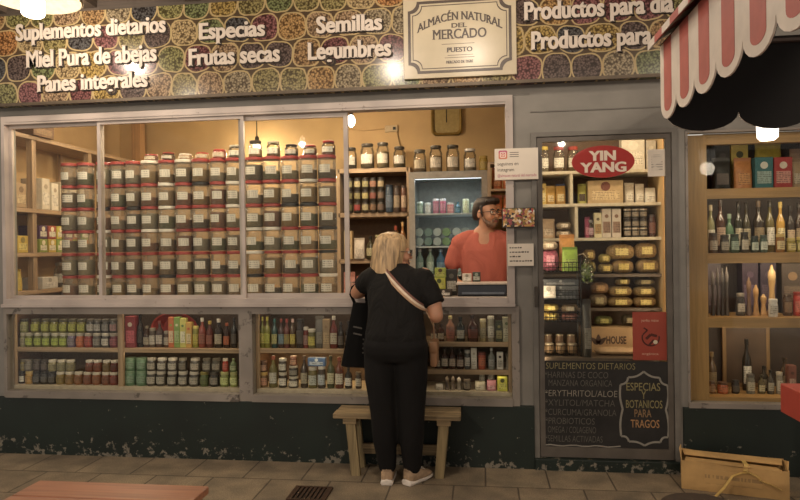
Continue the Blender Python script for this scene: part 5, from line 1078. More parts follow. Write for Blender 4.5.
X0_, X1_, Z0_, Z1_ = .625*w_, .985*w_, .05*h_, .85*h_; cxm = (X0_+X1_)/2; czm = (Z0_+Z1_)/2
pts = []
def seg(ax, az, bx_, bz, bow, n=8):
    d = Vector((bx_-ax, bz-az)); nrm = Vector((-d.y, d.x)).normalized()
    for k in range(n): q = k/n; pts.append((ax+d.x*q+nrm.x*bow*math.sin(math.pi*q), az+d.y*q+nrm.y*bow*math.sin(math.pi*q)))
c_ = .05
for pa in ((X0_+c_, Z1_-.02, cxm, Z1_+.02, -.012), (cxm, Z1_+.02, X1_-c_, Z1_-.02, -.012), (X1_-c_, Z1_-.02, X1_, Z1_-c_-.02, -.014), (X1_, Z1_-c_-.02, X1_-.012, czm, .01), (X1_-.012, czm, X1_, Z0_+c_, .01), (X1_, Z0_+c_, X1_-c_, Z0_+.015, -.014), (X1_-c_, Z0_+.015, cxm, Z0_-.01, -.01), (cxm, Z0_-.01, X0_+c_, Z0_+.015, -.01), (X0_+c_, Z0_+.015, X0_, Z0_+c_, -.014), (X0_, Z0_+c_, X0_+.012, czm, .01), (X0_+.012, czm, X0_, Z1_-c_-.02, .01), (X0_, Z1_-c_-.02, X0_+c_, Z1_-.02, -.014)): seg(*pa)
ribbon(pts+[pts[0]], .013, -.0006); mb.build('chalk_border', M('#8a8478', .85), cb)
mb = MB(); ribbon([(.02*w_+k*.05*w_, .012*h_+.004*math.sin(k*1.7)) for k in range(13)], .008, -.0006); mb.build('chalk_smear', M('#8a8478', .85), cb)

# ------------------------------------------------------------------ street things
# wooden bench under the window
bc = thing('bench', 'rough pale wooden bench standing against the green plinth behind the customer', 'bench', (0, 0, 0))
xa, xb = XZ(336, -.2, .39), XZ(461, -.2, .39); OAK = wood('#87714c', .7, 0, .5); OAKZ = wood('#8c784f', .7, 2, .45)
MB().box(xa, xb, -.295, -.175, .385, .418, .005).build('seat_plank', OAK, bc); MB().box(xa+.005, xb-.004, -.17, -.05, .385, .418, .005).build('seat_plank', OAK, bc)
for s, x in ((1, xa+.11), (-1, xb-.11)):
    for y in (-.25, -.085):
        mb = MB(); xt, xo = x, x-s*.0+s*.035
        mb.poly([(xt-.032, y-.022, .385), (xt+.032, y-.022, .385), (xo+.030, y-.022, 0), (xo-.030, y-.022, 0)], (0, .044, 0)); mb.build('leg', OAKZ, bc)
    MB().box(x-.045, x+.045, -.285, -.055, .348, .385, .003).build('cross_bar', OAK, bc)
MB().box(xa+.14, xb-.14, -.10, -.075, .095, .165, .003).build('stretcher', OAK, bc)
# open cardboard box
xb0 = P(681.5, 482, -.30); cbx = thing('cardboard_box', 'torn open cardboard box with trailing yellow tape on the pavement', 'box', (xb0.x, xb0.y, .001), R(-15))
CARD = M('#bd9350', .75, 0, .16, 9, .2); L_, D_, H_ = .58, .20, .175
MB().poly([(0, 0, 0), (L_, 0, 0), (L_, 0, H_*.98), (L_*.6, 0, H_*.93), (0, 0, H_)], (0, .004, 0)).build('front_panel', CARD, cbx)
MB().poly([(0, D_, 0), (L_, D_, 0), (L_, D_, H_*1.06), (L_*.35, D_, H_*1.0), (0, D_, H_*1.1)], (0, .004, 0)).build('rear_panel', CARD, cbx)
MB().box(0, .004, .004, D_, 0, H_).build('side_panel', CARD, cbx); MB().box(L_-.004, L_, .004, D_, 0, H_).build('side_panel', CARD, cbx)
MB().box(.004, L_-.004, .004, D_, 0, .004).build('floor_panel', CARD, cbx)
MB().poly([(.02, .004, H_*.99), (L_-.03, .004, H_*.93), (L_-.05, .12, H_*.86), (.03, .13, H_*.90)], (0, 0, .004)).build('front_flap', CARD, cbx)
MB().poly([(.01, D_-.002, H_*1.05), (L_-.01, D_-.002, H_*1.03), (L_-.02, D_-.09, H_*.98), (.02, D_-.08, H_*1.0)], (0, 0, .004)).build('rear_flap', CARD, cbx)
MB().poly([(0, .02, H_), (-.01, .1, H_*1.25), (.0, .16, H_*1.3), (0, .2, H_)], (.004, 0, 0)).build('end_flap', CARD, cbx); MB().poly([(L_, .03, H_*.98), (L_+.01, .08, H_*1.2), (L_, .15, H_*1.1), (L_, .2, H_)], (-.004, 0, 0)).build('end_flap', CARD, cbx)
MB().box(.13, .44, -.0012, .0, .05, .135).build('faded_print', printed('#bd9350', '#8f7044', .46, 70, 60), cbx)
TAPE = M('#c4a04a', .5)
def strip(pts, wd, name, parent, mat):
    mb = MB(); L0 = []
    for i, p in enumerate(pts):
        p = Vector(p); t_ = (Vector(pts[min(i+1, len(pts)-1)])-Vector(pts[max(0, i-1)])).normalized(); s = Vector((0, 0, 1)).cross(t_)
        s = s.normalized() if s.length > .1 else Vector((1, 0, 0)); n = t_.cross(s)
        L0.append([p-s*wd-n*.0015, p+s*wd-n*.0015, p+s*wd+n*.0015, p-s*wd+n*.0015])
    return mb.rings(L0).build(name, mat, parent)
strip([(-.02, -.16, .006), (.10, -.17, .006), (.17, -.14, .012), (.23, -.08, .06), (.28, -.03, .12), (.33, -.014, .140), (.37, -.014, .146), (.41, -.02, .130), (.43, -.025, .115)], .009, 'loose_tape', cbx, TAPE)
strip([(.35, -.012, .150), (.36, .03, .178), (.35, .09, .182)], .012, 'loose_tape', cbx, TAPE)
strip([(.42, -.006, .105), (.48, -.008, .09), (.54, -.006, .06)], .005, 'loose_tape', cbx, TAPE)
# drain grate
dg_ = P(310, 494.5, -.5); q = P(310, 494.5, -.5); k = (0-CAM.z)/(q.z-CAM.z); gp = CAM+(q-CAM)*k
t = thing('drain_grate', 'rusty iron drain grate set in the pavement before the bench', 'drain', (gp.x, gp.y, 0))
mb = MB().box(-.12, .12, -.11, -.095, 0, .012).box(-.12, .12, .095, .11, 0, .012).box(-.12, -.105, -.095, .095, 0, .012).box(.105, .12, -.095, .095, 0, .012)
for i in range(8): mb.box(-.105+i*.0275, -.09+i*.0275, -.095, .095, .001, .010)
mb.build('grate', M('#4a3424', .7, .4, .3, 20), t); MB().box(-.118, .118, -.108, .108, .0002, .001).build('pit_shade', BLACK, t)  # black sheet stands in for the shaded depth below the bars
# orange-brown table corner, lower edge of the photo
def ground(px, py, z): p = P(px, py, 0); k = (z-CAM.z)/(p.z-CAM.z); return CAM+(p-CAM)*k
A, B, C_ = ground(40, 480, .75), ground(209, 486, .75), ground(194, 501, .75)
tb = thing('wooden_table', 'varnished orange-brown wooden table in the walkway facing the jars', 'table', (B.x, B.y, 0), math.atan2(B.y-A.y, B.x-A.x))
W2 = (A-B).length; TW = wood('#98603f', .35, 0, .25)
for i in range(5): MB().box(-W2, 0, -.135*(i+1)+.003, -.135*i, .725, .75, .004).build('top_plank', TW, tb)
MB().box(-W2+.06, -.06, -.62, -.05, .66, .724).build('apron', TW, tb)
for x in (-.1, -W2+.05):
    for y in (-.10, -.60): MB().box(x, x+.05, y, y+.05, 0, .66, .004).build('leg', TW, tb)
# dark round stool seat
g_ = ground(698, 503, .46); t = thing('stool', 'dark round stool in front of the torn cardboard box', 'stool', (g_.x, g_.y-.05, 0))
MB().lathe([(.10, .425), (.155, .43), (.165, .445), (.155, .462), (.0, .466)], n=32).build('seat', M('#3a2e24', .5), t, True)
for i in range(4):
    a = R(45+90*i); MB().tube([(.10*math.cos(a), .10*math.sin(a), .43), (.15*math.cos(a), .15*math.sin(a), .0)], .014, 8, cap=False).build('leg', M('#2c241e', .5), t)

# ------------------------------------------------------------------ kiosk with striped awning
Yk = -1.65; c0 = P(661, 123, Yk); zb = c0.z-.0; xk = c0.x; ztp = P(657, 47, Yk).z
mt, nt, b = nodes('awning_stripes'); b.inputs['Roughness'].default_value = .6
aw = thing('awning', 'red and white striped scalloped awning hanging over the kiosk', 'awning', (xk, Yk, 0))
AW, AR, AD = M('#c9bcae', .6, 0, .08, 14, .1), M('#a8483c', .6, 0, .10, 14, .1), M('#141210', .9, 0, .1)  # AD: near-black sheets on the inner faces of the awning
sw = .212; ns = 11
def lobe(y0, wd, z1, z0, top, n=10, inset=0):
    """outline of one scallop in (y, z), hanging from z1, straight to z0 then rounded"""
    r_ = wd/2-inset; pts = [(y0-inset, z1), (y0-inset, z0)]
    for k in range(1, n): a = math.pi*k/n; pts.append((y0-wd/2+r_*math.cos(a), z0-(top-inset)*math.sin(a)))
    return pts+[(y0-wd+inset, z0), (y0-wd+inset, z1)]
sc = MB(); rd = MB(); dk = MB()
for i in range(ns):
    y0 = -i*sw
    o = lobe(y0, sw, ztp, zb+.075, .075); sc.poly([(0, y, z) for y, z in o], (.006, 0, 0))
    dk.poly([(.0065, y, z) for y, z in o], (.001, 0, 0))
    o = lobe(y0-.055, sw-.11, ztp, zb+.06, .03); rd.poly([(-.0012, y, z) for y, z in o], (.001, 0, 0))
sc.build('side_valance', AW, aw); rd.build('side_stripe', AR, aw); dk.build('inner_face', AD, aw)
sc = MB(); rd = MB(); dk = MB(); bw_ = .285
for i in range(7):
    o = lobe(-.02-i*bw_, bw_, ztp, zb+.035, .075)
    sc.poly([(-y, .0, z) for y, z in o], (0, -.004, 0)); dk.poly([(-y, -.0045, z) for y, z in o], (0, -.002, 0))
    o = lobe(-.02-i*bw_-.07, bw_-.14, ztp, zb+.02, .04); rd.poly([(-y, .0012, z) for y, z in o], (0, -.001, 0))
sc.build('rear_valance', AW, aw); rd.build('rear_stripe', AR, aw); dk.build('inner_face', AD, aw)
# roof cloth rising from the valance, stripes as strips
for i in range(ns*2):
    y0 = -i*sw/2; mb = MB(); mb.poly([(-.05, y0, ztp-.015), (-.05, y0-sw/2, ztp-.015), (.0, y0-sw/2, ztp+.03), (.0, y0, ztp+.03)], (0, 0, .03))
    mb.poly([(.0, y0, ztp+.03), (.0, y0-sw/2, ztp+.03), (1.0, y0-sw/2, ztp+.55), (1.0, y0, ztp+.55)], (0, 0, .008)); mb.build('roof_stripe', AR if i % 2 else AW, aw)
MB().poly([(.0, .0, ztp+.0), (.0, -ns*sw, ztp+.0), (1.0, -ns*sw, ztp+.5), (1.0, .0, ztp+.5)], (0, 0, .006)).build('inner_face', AD, aw)
MB().tube([(.02, -.02, ztp), (.02, -ns*sw, ztp)], .015, 8).tube([(.02, -.02, ztp), (2.0, -.02, ztp)], .015, 8).build('rod', M('#5a5048', .4, .6), aw)
for yy in (-.12, -2.2): MB().tube([(1.0, yy, 0), (1.0, yy, ztp+.52)], .022, 10, cap=False).build('post', M('#4a423a', .4, .5), aw)
cA = ground(780, 383, 1.0)
kk = thing('kiosk_counter', 'bright red kiosk counter corner under the striped awning', 'counter', (cA.x, cA.y, 0)); REDK = M('#a83826', .4, 0, .06)
MB().box(0, 1.3, -1.2, 0, .895, 1.0, .004).build('counter_slab', REDK, kk); MB().box(.12, 1.3, -1.15, -.08, 0, .895).build('base_cabinet', M('#7a2a1c', .5), kk)

# ------------------------------------------------------------------ people
def head_shapes(mb, T):
    def E_(c, r): mb.ell(T @ Vector(c), r, T.to_3x3())
    E_((0, .02, .145), (.076, .095, .085)); E_((0, -.028, .100), (.062, .062, .088)); E_((0, -.046, .034), (.043, .044, .036))
    mb.tube([T @ Vector(p) for p in ((0, -.086, .122), (0, -.098, .100), (0, -.106, .084))], [.009, .012, .014], 10)
    for s in (-1, 1):
        E_((s*.077, .018, .100), (.010, .021, .033)); E_((s*.034, -.068, .078), (.024, .022, .024))
    E_((0, -.086, .049), (.023, .010, .006)); E_((0, -.085, .039), (.021, .010, .007)); E_((0, -.078, .135), (.046, .014, .010))
    mb.tube([T @ Vector(p) for p in ((0, .02, .07), (0, .03, -.02), (0, .035, -.11))], [.054, .053, .062], 16)
def head_parts(T, root, iris, glasses=None):
    EW, IR, LIP = M('#e4dcd0', .3, 0, .02), M(iris, .2), M('#8a4a40', .5)
    for s in (-1, 1):
        eb = MB(); eb.ell(T @ Vector((s*.031, -.080, .117)), (.0135, .010, .0095), T.to_3x3()); e = eb.build('eye', EW, root, True)
        ib = MB(); ib.ell(T @ Vector((s*.031, -.0885, .117)), (.0055, .003, .0058), T.to_3x3()); ib.build('iris', IR, e, True)
    lb = MB(); lb.ell(T @ Vector((0, -.0935, .0445)), (.021, .0055, .0085), T.to_3x3()); lb.build('lips', LIP, root, True)
    if glasses:
        gb = MB()
        for s in (-1, 1):
            pts = [T @ Vector((s*.034+x, -.104+abs(s*.034+x)*.12, .115+z)) for x, _, z in rrect(.026, .019, .010, 0, 3)]; gb.tube(pts+pts[:2], .0026, 6, cap=False)
            gb.tube([T @ Vector(p) for p in ((s*.06, -.097, .121), (s*.082, -.05, .119), (s*.086, .02, .116))], .0026, 6)
        gb.tube([T @ Vector(p) for p in ((-.009, -.104, .119), (0, -.109, .121), (.009, -.104, .119))], .0026, 6)
        gb.build('glasses', glasses, root, True)
def hand_shapes(mb, wrist, d, up, side, curl=.35):
    """palm, four unequal bent fingers and a thumb. d: pointing direction, up: back-of-hand normal, side: +1/-1 thumb side along d x up"""
    wv = Vector(wrist); d = Vector(d).normalized(); up = Vector(up); up = (up-d*up.dot(d)).normalized(); ac = d.cross(up)*side
    rot = Matrix((ac, d, up)).transposed()
    mb.ell(wv+d*.048, (.040, .054, .0165), rot); mb.tube([wv-d*.03, wv+d*.02], [.026, .026], 10, .75)
    for i, (o, L) in enumerate(((.029, .070), (.010, .079), (-.010, .073), (-.028, .056))):
        b = wv+d*.085+ac*o-d*abs(o-.005)*.25; pts = [b-d*.02, b]; q = d.copy(); a = 0
        for f in (.45, .32, .23):
            a += curl*.6; q = d*math.cos(a)-up*math.sin(a)+ac*(o*1.4); pts.append(pts[-1]+q.normalized()*L*f)
        mb.tube(pts, [.0098, .0095, .0090, .0083, .0074], 8)
    b = wv+d*.022+ac*.030; q1 = (d*.72+ac*.68-up*.15).normalized(); q2 = (d*.95+ac*.25-up*.2).normalized()
    mb.tube([b-q1*.015, b+q1*.020, b+q1*.038, b+q1*.038+q2*.028], [.014, .0125, .0105, .0085], 8)
def skinm(h, name):
    mt, nt, b = nodes(name); c = hexc(h); b.inputs['Roughness'].default_value = .5
    b.inputs['Subsurface Weight'].default_value = .12; b.inputs['Subsurface Radius'].default_value = (.02, .008, .004); b.inputs['Subsurface Scale'].default_value = .4
    no = N(nt, 'ShaderNodeTexNoise'); no.inputs['Scale'].default_value = 16; tc = N(nt, 'ShaderNodeTexCoord'); nt.links.new(tc.outputs['Object'], no.inputs['Vector'])
    r = ramp(nt, [(.3, tuple(x*.9 for x in c)), (.7, (min(1, c[0]*1.1), c[1]*1.02, c[2]))]); nt.links.new(no.outputs['Fac'], r.inputs['Fac']); nt.links.new(r.outputs['Color'], b.inputs['Base Color']); return mt
def cloth(h, name, sc=7, st=.5):
    mt, nt, b = nodes(name); c = hexc(h); b.inputs['Roughness'].default_value = .85
    b.inputs['Specular IOR Level'].default_value = .25
    tc = N(nt, 'ShaderNodeTexCoord'); mp = N(nt, 'ShaderNodeMapping'); mp.inputs['Scale'].default_value = (1, 1, .55); mp.inputs['Rotation'].default_value = (.4, .5, 0)
    no = N(nt, 'ShaderNodeTexNoise'); no.inputs['Scale'].default_value = sc; no.inputs['Detail'].default_value = 3; no.inputs['Distortion'].default_value = 1.2
    nt.links.new(tc.outputs['Object'], mp.inputs[0]); nt.links.new(mp.outputs[0], no.inputs['Vector'])
    r = ramp(nt, [(.3, tuple(x*.9 for x in c)), (.7, tuple(min(1, x*1.1) for x in c))]); nt.links.new(no.outputs['Fac'], r.inputs['Fac']); nt.links.new(r.outputs['Color'], b.inputs['Base Color'])
    bp = N(nt, 'ShaderNodeBump'); bp.inputs['Strength'].default_value = st; bp.inputs['Distance'].default_value = .03; nt.links.new(no.outputs['Fac'], bp.inputs['Height']); nt.links.new(bp.outputs['Normal'], b.inputs['Normal']); return mt
def hairm(h, name, sc=60):
    mt, nt, b = nodes(name); c = hexc(h); b.inputs['Roughness'].default_value = .45
    tc = N(nt, 'ShaderNodeTexCoord'); mp = N(nt, 'ShaderNodeMapping'); mp.inputs['Scale'].default_value = (sc, sc, 3)
    no = N(nt, 'ShaderNodeTexNoise'); no.inputs['Scale'].default_value = 1; no.inputs['Detail'].default_value = 4; nt.links.new(tc.outputs['Object'], mp.inputs[0]); nt.links.new(mp.outputs[0], no.inputs['Vector'])
    r = ramp(nt, [(.3, tuple(x*.45 for x in c)), (.5, c), (.72, tuple(min(1, x*1.45) for x in c))]); nt.links.new(no.outputs['Fac'], r.inputs['Fac']); nt.links.new(r.outputs['Color'], b.inputs['Base Color'])
    bp = N(nt, 'ShaderNodeBump'); bp.inputs['Strength'].default_value = .5; bp.inputs['Distance'].default_value = .006; nt.links.new(no.outputs['Fac'], bp.inputs['Height']); nt.links.new(bp.outputs['Normal'], b.inputs['Normal']); return mt

# --- customer, seen from behind
wp = P(398, 486, -.38)
wm = thing('person', 'person with blonde bob in black clothes leaning on the window counter', 'person', (wp.x, -.40, 0))
TH = Matrix.Translation((-.022, .165, 1.372)) @ Matrix.Rotation(R(110), 4, 'Z') @ Matrix.Rotation(R(4), 4, 'X')
body = MB(); head_shapes(body, TH)
body.sec([(0, .0, .80, .16, .11), (0, 0, .88, .19, .13), (0, .01, 1.0, .155, .115), (0, .03, 1.10, .15, .105), (0, .07, 1.22, .165, .11), (0, .10, 1.32, .175, .088), (0, .12, 1.37, .10, .07), (0, .135, 1.41, .055, .055)])
LA = [(-.175, .10, 1.325), (-.235, .15, 1.26), (-.295, .235, 1.212)]; LF = [(-.295, .235, 1.212), (-.25, .36, 1.212), (-.205, .475, 1.206)]
RA = [(.175, .10, 1.325), (.235, .065, 1.20), (.258, .035, 1.075)]; RF = [(.258, .035, 1.075), (.215, .20, 1.14), (.165, .345, 1.212)]
body.tube(LA, [.06, .052, .044], 14).tube(LF, [.043, .040, .026], 14).tube(RA, [.06, .054, .046], 14).tube(RF, [.045, .042, .027], 14)
hand_shapes(body, (-.203, .48, 1.200), (.25, 1, -.10), (0, .05, 1), 1, .25); hand_shapes(body, (.163, .350, 1.210), (-.3, 1, -.06), (0, .05, 1), -1, .25)
for s, kx, ax in ((-1, -.082, -.070), (1, .092, .092)):
    body.tube([(s*.095, .0, .88), (kx, .01, .47), (ax, .035, .10)], [.095, .058, .038], 16).tube([(ax, .035, .10), (ax, .05, .05)], [.036, .036], 10)
blob(body, 'body', skinm('#b9835f', 'skin'), wm, .0075, 4)
sh = MB()
sh.sec([(0, -.005, .915, .198, .148), (0, -.005, .97, .196, .146), (0, .01, 1.05, .182, .136), (-.003, .03, 1.13, .178, .130), (-.003, .06, 1.21, .188, .128), (0, .088, 1.29, .196, .115), (0, .105, 1.335, .188, .100), (0, .12, 1.37, .13, .085), (0, .135, 1.402, .072, .072), (0, .14, 1.412, .064, .064)])
sh.tube([(-.14, .10, 1.325), (-.195, .118, 1.296), (-.240, .158, 1.258)], [.078, .074, .066], 16, cap=False).tube([(.14, .10, 1.325), (.205, .078, 1.245), (.250, .052, 1.145)], [.078, .074, .070], 16, cap=False)
for s_ in (-1, 1): sh.ell((s_*.165, .10, 1.312), (.082, .080, .072))
shirt = blob(sh, 't_shirt', cloth('#151311', 'black_cotton', 9, .9), wm, .010, 5)
tr = MB()
tr.sec([(0, .0, .80, .175, .13), (0, -.005, .85, .205, .148), (0, -.008, .90, .208, .152), (0, -.003, .97, .188, .140), (0, .004, 1.02, .172, .125)])
for s, kx, ax in ((-1, -.082, -.070), (1, .092, .092)):
    tr.tube([(s*.095, -.005, .86), (s*.094, .0, .68), (kx, .008, .47), (kx*.9+ax*.1, .018, .28), (ax, .035, .115)], [.112, .108, .090, .078, .060], 18, cap=True)
blob(tr, 'trousers', cloth('#141211', 'black_trousers', 6, .35), wm, .010, 5)
# hair: bob with separate locks merged
hb = MB(); rg = []
def HT(p): return TH @ Vector(p)
for z, rx_, ry_, yc in ((.243, .03, .035, .02), (.230, .066, .078, .02), (.195, .092, .107, .022), (.15, .100, .116, .027), (.10, .103, .112, .036), (.05, .106, .108, .044), (.0, .110, .104, .05), (-.03, .112, .10, .055), (-.045, .10, .085, .055)):
    rg.append([HT((rx_*math.cos(2*math.pi*i/28), yc+.012+ry_*math.sin(2*math.pi*i/28), z)) for i in range(28)])
hb.rings(rg)
for i in range(30):
    a = R(-14+208*i/29); ca, sa = math.cos(a), math.sin(a); e = random.uniform(-.062, -.035)
    hb.tube([HT((.03*ca, .02+.04*sa, .240)), HT((.088*ca, .024+.104*sa, .195)), HT((.102*ca, .034+.112*sa, .10)), HT((.109*ca, .048+.106*sa, .02)), HT((.114*ca+random.uniform(-.006, .006), .054+.103*sa, e))], [.008, .011, .012, .011, .006], 7)
blob(hb, 'hair', hairm('#b08f60', 'blonde_hair'), wm, .006, 2)
head_parts(TH, wm, '#4a3828', M('#1c1816', .4))
for s, ax, yaw in ((-1, -.070, 3), (1, .092, -36)):
    T = Matrix.Translation((ax, .037, 0)) @ Matrix.Rotation(R(yaw), 4, 'Z')
    def so(lst):
        rg = []
        for y, rx_, z0, z1 in lst: rg.append([T @ Vector(p) for p in ((-rx_*.8, y, z0), (rx_*.8, y, z0), (rx_, y, z0+.012), (rx_, y, (z0+z1)/2), (rx_*.8, y, z1-.006), (0, y, z1), (-rx_*.8, y, z1-.006), (-rx_, y, (z0+z1)/2), (-rx_, y, z0+.012))])
        return rg
    up = MB().rings(so([(-.058, .020, .03, .07), (-.052, .032, .024, .105), (-.02, .040, .022, .115), (.03, .042, .022, .098), (.09, .046, .022, .072), (.14, .042, .022, .058), (.17, .026, .024, .044)])).build('shoe', M('#a88a68', .6, 0, .2, 50), wm, True, ang=60)
    MB().rings(so([(-.068, .026, .004, .036), (-.058, .040, .0, .040), (.0, .042, .0, .032), (.09, .049, .002, .030), (.15, .044, .006, .030), (.18, .024, .014, .030)])).build('sole', M('#d6cabc', .5), up, True, ang=50)
    MB().rings([[T @ Vector((q*math.cos(2*math.pi*i/16), -.012+q*1.1*math.sin(2*math.pi*i/16), z)) for i in range(16)] for q, z in ((.042, .085), (.043, .112), (.038, .116), (.036, .09))]).build('collar', M('#8f7458', .7), up, True)
    lc = MB()
    for k in range(4): lc.tube([T @ Vector((-.028, .035+k*.018, .098-k*.008)), T @ Vector((0, .037+k*.018, .106-k*.008)), T @ Vector((.028, .035+k*.018, .098-k*.008))], .003, 5)
    lc.build('laces', M('#d8ccb8', .7), up)
# cross-body strap follows the shirt's back, with a small tan bag on the far hip
xb_ = thing('crossbody_bag', 'small tan bag on striped strap worn across the customer back', 'bag', (wp.x, -.40, 0))
def back(x, z, off=.006):
    hit, loc, nr, _ = shirt.ray_cast(Vector((x, -1, z)), Vector((0, 1, 0)))
    return (Vector(loc)+Vector((0, -off, 0))) if hit else Vector((x, .0, z))
path = [Vector((-.095, .222, 1.31)), Vector((-.098, .195, 1.405)), Vector((-.094, .125, 1.428)), Vector((-.088, .060, 1.408))]
for k in range(12):
    q = k/11; path.append(back(-.083+.278*q, 1.385-.265*q-.012*math.sin(math.pi*q)))
path += [Vector((.222, .03, 1.075)), Vector((.236, .09, 1.02)), Vector((.236, .13, .93))]
def ribbon3(pts, w0, w1, name, mat):
    mb = MB(); L0 = []
    for i, p in enumerate(pts):
        t_ = (pts[min(i+1, len(pts)-1)]-pts[max(0, i-1)]).normalized()
        n = (p-Vector((0, .08, p.z))); n.z = 0 if i > 4 else .6
        n = (n-t_*n.dot(t_)).normalized(); s = n.cross(t_).normalized()
        L0.append([p+s*w0-n*.003, p+s*w1-n*.003, p+s*w1+n*.004, p+s*w0+n*.004])
    mb.rings(L0).build(name, mat, xb_, True, ang=50)
ribbon3(path, -.022, -.008, 'strap', M('#b08a64', .7)); ribbon3(path, -.008, .006, 'strap_stripe', M('#d8c4a8', .7)); ribbon3(path, .006, .020, 'strap', M('#7a4c3c', .7))
MB().box(-.024, .024, -.085, .085, -.075, .085, .014).xf(Matrix.Translation((.236, .125, .82))).build('bag_body', M('#a5764c', .5), xb_, True)
MB().box(-.028, .028, -.089, .089, .01, .088, .014).xf(Matrix.Translation((.236, .125, .82))).build('flap', M('#94683f', .5), xb_, True)
# black tote on the near forearm
tt = thing('tote_bag', 'long black leather tote bag hanging from the customer forearm', 'bag', (wp.x, -.40, 0)); LEA = M('#0d0c0b', .75, 0, .15, 25, .1, spec=.12)
mb = MB(); rg = []
for q in [i/8 for i in range(9)]:
    z = 1.14-.43*q; cx_ = -.262-.050*q; hw_ = .062+.036*q; th = .028+.030*q
    a = -.16
    rg.append([Vector((cx_+hw_*math.copysign(abs(math.cos(2*math.pi*i/24))**.45, math.cos(2*math.pi*i/24)), .25+th*math.copysign(abs(math.sin(2*math.pi*i/24))**.6, math.sin(2*math.pi*i/24)), z+a*(hw_*math.cos(2*math.pi*i/24))*.5)) for i in range(24)])
mb.rings(rg).build('bag_body', LEA, tt, True)
for yy in (-.018, .022):
    MB().tube([(-.228, .25+yy, 1.12), (-.236, .25+yy*.7, 1.20), (-.252, .25+yy*.4, 1.252), (-.290, .252+yy*.3, 1.274), (-.330, .252+yy*.4, 1.252), (-.342, .25+yy*.7, 1.20), (-.304, .25+yy, 1.12)], .0068, 8).build('handle', LEA, tt, True)
SIL = M('#55504a', .4, .5)
for dz_, w_ in ((.0, .03), (.045, .03)):
    MB().box(-w_, w_, -.003, .0, -.005, .005).xf(Matrix.Translation((-.285, .196, .98-dz_)) @ Matrix.Rotation(R(12), 4, 'Y')).build('trim_band', SIL, tt)
for dz_ in (.0, .03, .06, .09): MB().lathe([(.006, 0), (.004, .004)], n=10).xf(Matrix.Translation((-.245-dz_*.05, .194, .90-dz_)) @ Matrix.Rotation(R(90), 4, 'X')).build('stud', SIL, tt)

# --- shopkeeper
mp_ = P(484, 232, .88)
mn = thing('person', 'person in coral T-shirt with dark glasses and beard behind the counter', 'person', (mp_.x, .88, .10))
TM = Matrix.Translation((.030, -.045, 1.545)) @ Matrix.Rotation(R(44), 4, 'Z')
body = MB(); head_shapes(body, TM)
body.sec([(0, 0, .86, .15, .11), (0, 0, .95, .17, .12), (0, 0, 1.08, .155, .11), (0, 0, 1.25, .175, .115), (0, 0, 1.38, .185, .11), (0, .0, 1.46, .17, .09), (0, .0, 1.505, .10, .075), (0, -.005, 1.55, .06, .06)])
for s in (-1, 1):
    body.tube([(s*.18, 0, 1.43), (s*.245, .0, 1.30), (s*.265, .015, 1.16)], [.055, .050, .043], 14).tube([(s*.265, .015, 1.16), (s*.235, -.10, 1.105), (s*.195, -.215, 1.108)], [.043, .039, .028], 14)
    hand_shapes(body, (s*.193, -.22, 1.106), (-s*.25, -1, -.10), (0, -.1, 1), s, .12)
    body.tube([(s*.09, 0, .92), (s*.10, -.01, .50), (s*.10, .02, .09)], [.088, .058, .04], 14).tube([(s*.10, .05, .04), (s*.115, -.12, .03)], [.038, .034], 10)
mn.scale = (1.018, 1.018, 1.018); blob(body, 'body', skinm('#b5805c', 'skin_tan'), mn, .0075, 4)
sh = MB(); n_ = 26
def rg_(x, y, z, a, b_, f=None):
    out = []
    for i in range(n_):
        t_ = 2*math.pi*i/n_; c__, s__ = math.cos(t_), math.sin(t_)
        out.append((x+a*math.copysign(abs(c__)**.86, c__), y+b_*math.copysign(abs(s__)**.86, s__), z-(f(c__, s__) if f else 0)))
    return out
vneck = lambda c__, s__: .12*max(0, -s__)**2*max(0, 1-abs(c__)*2.5)+.010
sh.rings([rg_(0, 0, .90, .188, .142), rg_(0, 0, .98, .186, .140), rg_(0, 0, 1.10, .180, .132), rg_(0, 0, 1.25, .194, .133), rg_(0, 0, 1.36, .202, .128), rg_(0, 0, 1.43, .198, .113, lambda c__, s__: vneck(c__, s__)*.35), rg_(0, 0, 1.475, .165, .098, lambda c__, s__: vneck(c__, s__)*.65), rg_(0, 0, 1.505, .110, .088, lambda c__, s__: vneck(c__, s__)*.85), rg_(0, 0, 1.525, .080, .072, vneck)])
for s in (-1, 1): sh.tube([(s*.02, .005, 1.470), (s*.11, .0, 1.455), (s*.19, 0, 1.415)], [.062, .075, .082], 16); sh.tube([(s*.150, 0, 1.452), (s*.226, .0, 1.36), (s*.256, .004, 1.265)], [.066, .070, .070], 16)
blob(sh, 't_shirt', cloth('#b35a48', 'coral_cotton', 8, .6), mn, .008, 4)
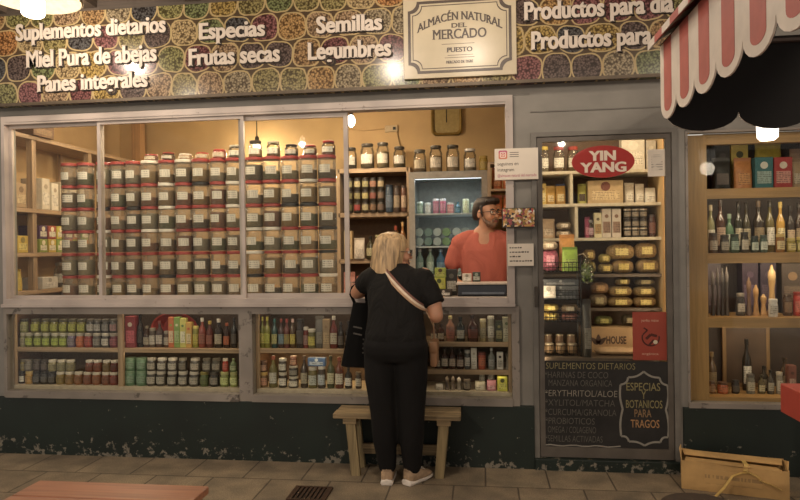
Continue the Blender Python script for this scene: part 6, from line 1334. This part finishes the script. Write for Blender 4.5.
tr = MB().sec([(0, 0, .84, .165, .125), (0, 0, .92, .18, .135), (0, 0, 1.0, .17, .126)])
for s in (-1, 1): tr.tube([(s*.09, 0, .90), (s*.10, -.01, .50), (s*.10, .015, .08)], [.105, .08, .062], 16)
blob(tr, 'trousers', cloth('#2a3040', 'navy_denim', 6, .3), mn, .012, 4)
hb = MB(); rg = []
for z, rx_, ry_, yc in ((.246, .03, .04, .0), (.235, .064, .082, .005), (.20, .085, .104, .014), (.165, .087, .096, .030), (.13, .086, .078, .050), (.09, .080, .062, .064), (.06, .06, .045, .07)):
    rg.append([TM @ Vector((rx_*math.cos(2*math.pi*i/28), yc+.012+ry_*math.sin(2*math.pi*i/28), z)) for i in range(28)])
hb.rings(rg)
for s in (-1, 1): hb.tube([TM @ Vector(p) for p in ((s*.077, -.005, .155), (s*.077, -.012, .115), (s*.073, -.018, .085))], [.012, .010, .006], 8)
hb.tube([TM @ Vector(p) for p in ((-.06, -.06, .205), (-.02, -.085, .215), (.03, -.085, .215), (.065, -.055, .20))], [.016, .02, .02, .015], 8)
blob(hb, 'hair', hairm('#2c1f18', 'dark_hair', 80), mn, .006, 2)
bd = MB(); bd.ell(TM @ Vector((0, -.044, .026)), (.050, .048, .036), TM.to_3x3())
for s in (-1, 1): bd.tube([TM @ Vector(p) for p in ((s*.066, -.008, .085), (s*.061, -.025, .055), (s*.042, -.055, .028))], [.010, .016, .018], 8); bd.tube([TM @ Vector(p) for p in ((s*.002, -.098, .064), (s*.024, -.090, .057), (s*.034, -.078, .038))], [.008, .008, .008], 8)
blob(bd, 'beard', hairm('#76563f', 'dark_beard', 90), mn, .005, 2)
for s in (-1, 1): MB().tube([TM @ Vector(p) for p in ((s*.014, -.091, .137), (s*.032, -.090, .142), (s*.05, -.080, .137))], [.003, .0045, .003], 6).build('eyebrow', hairm('#2a1d16', 'brow_hair', 90) if s < 0 else bpy.data.materials['brow_hair'], mn, True)
head_parts(TM, mn, '#33241a', M('#15120f', .3))
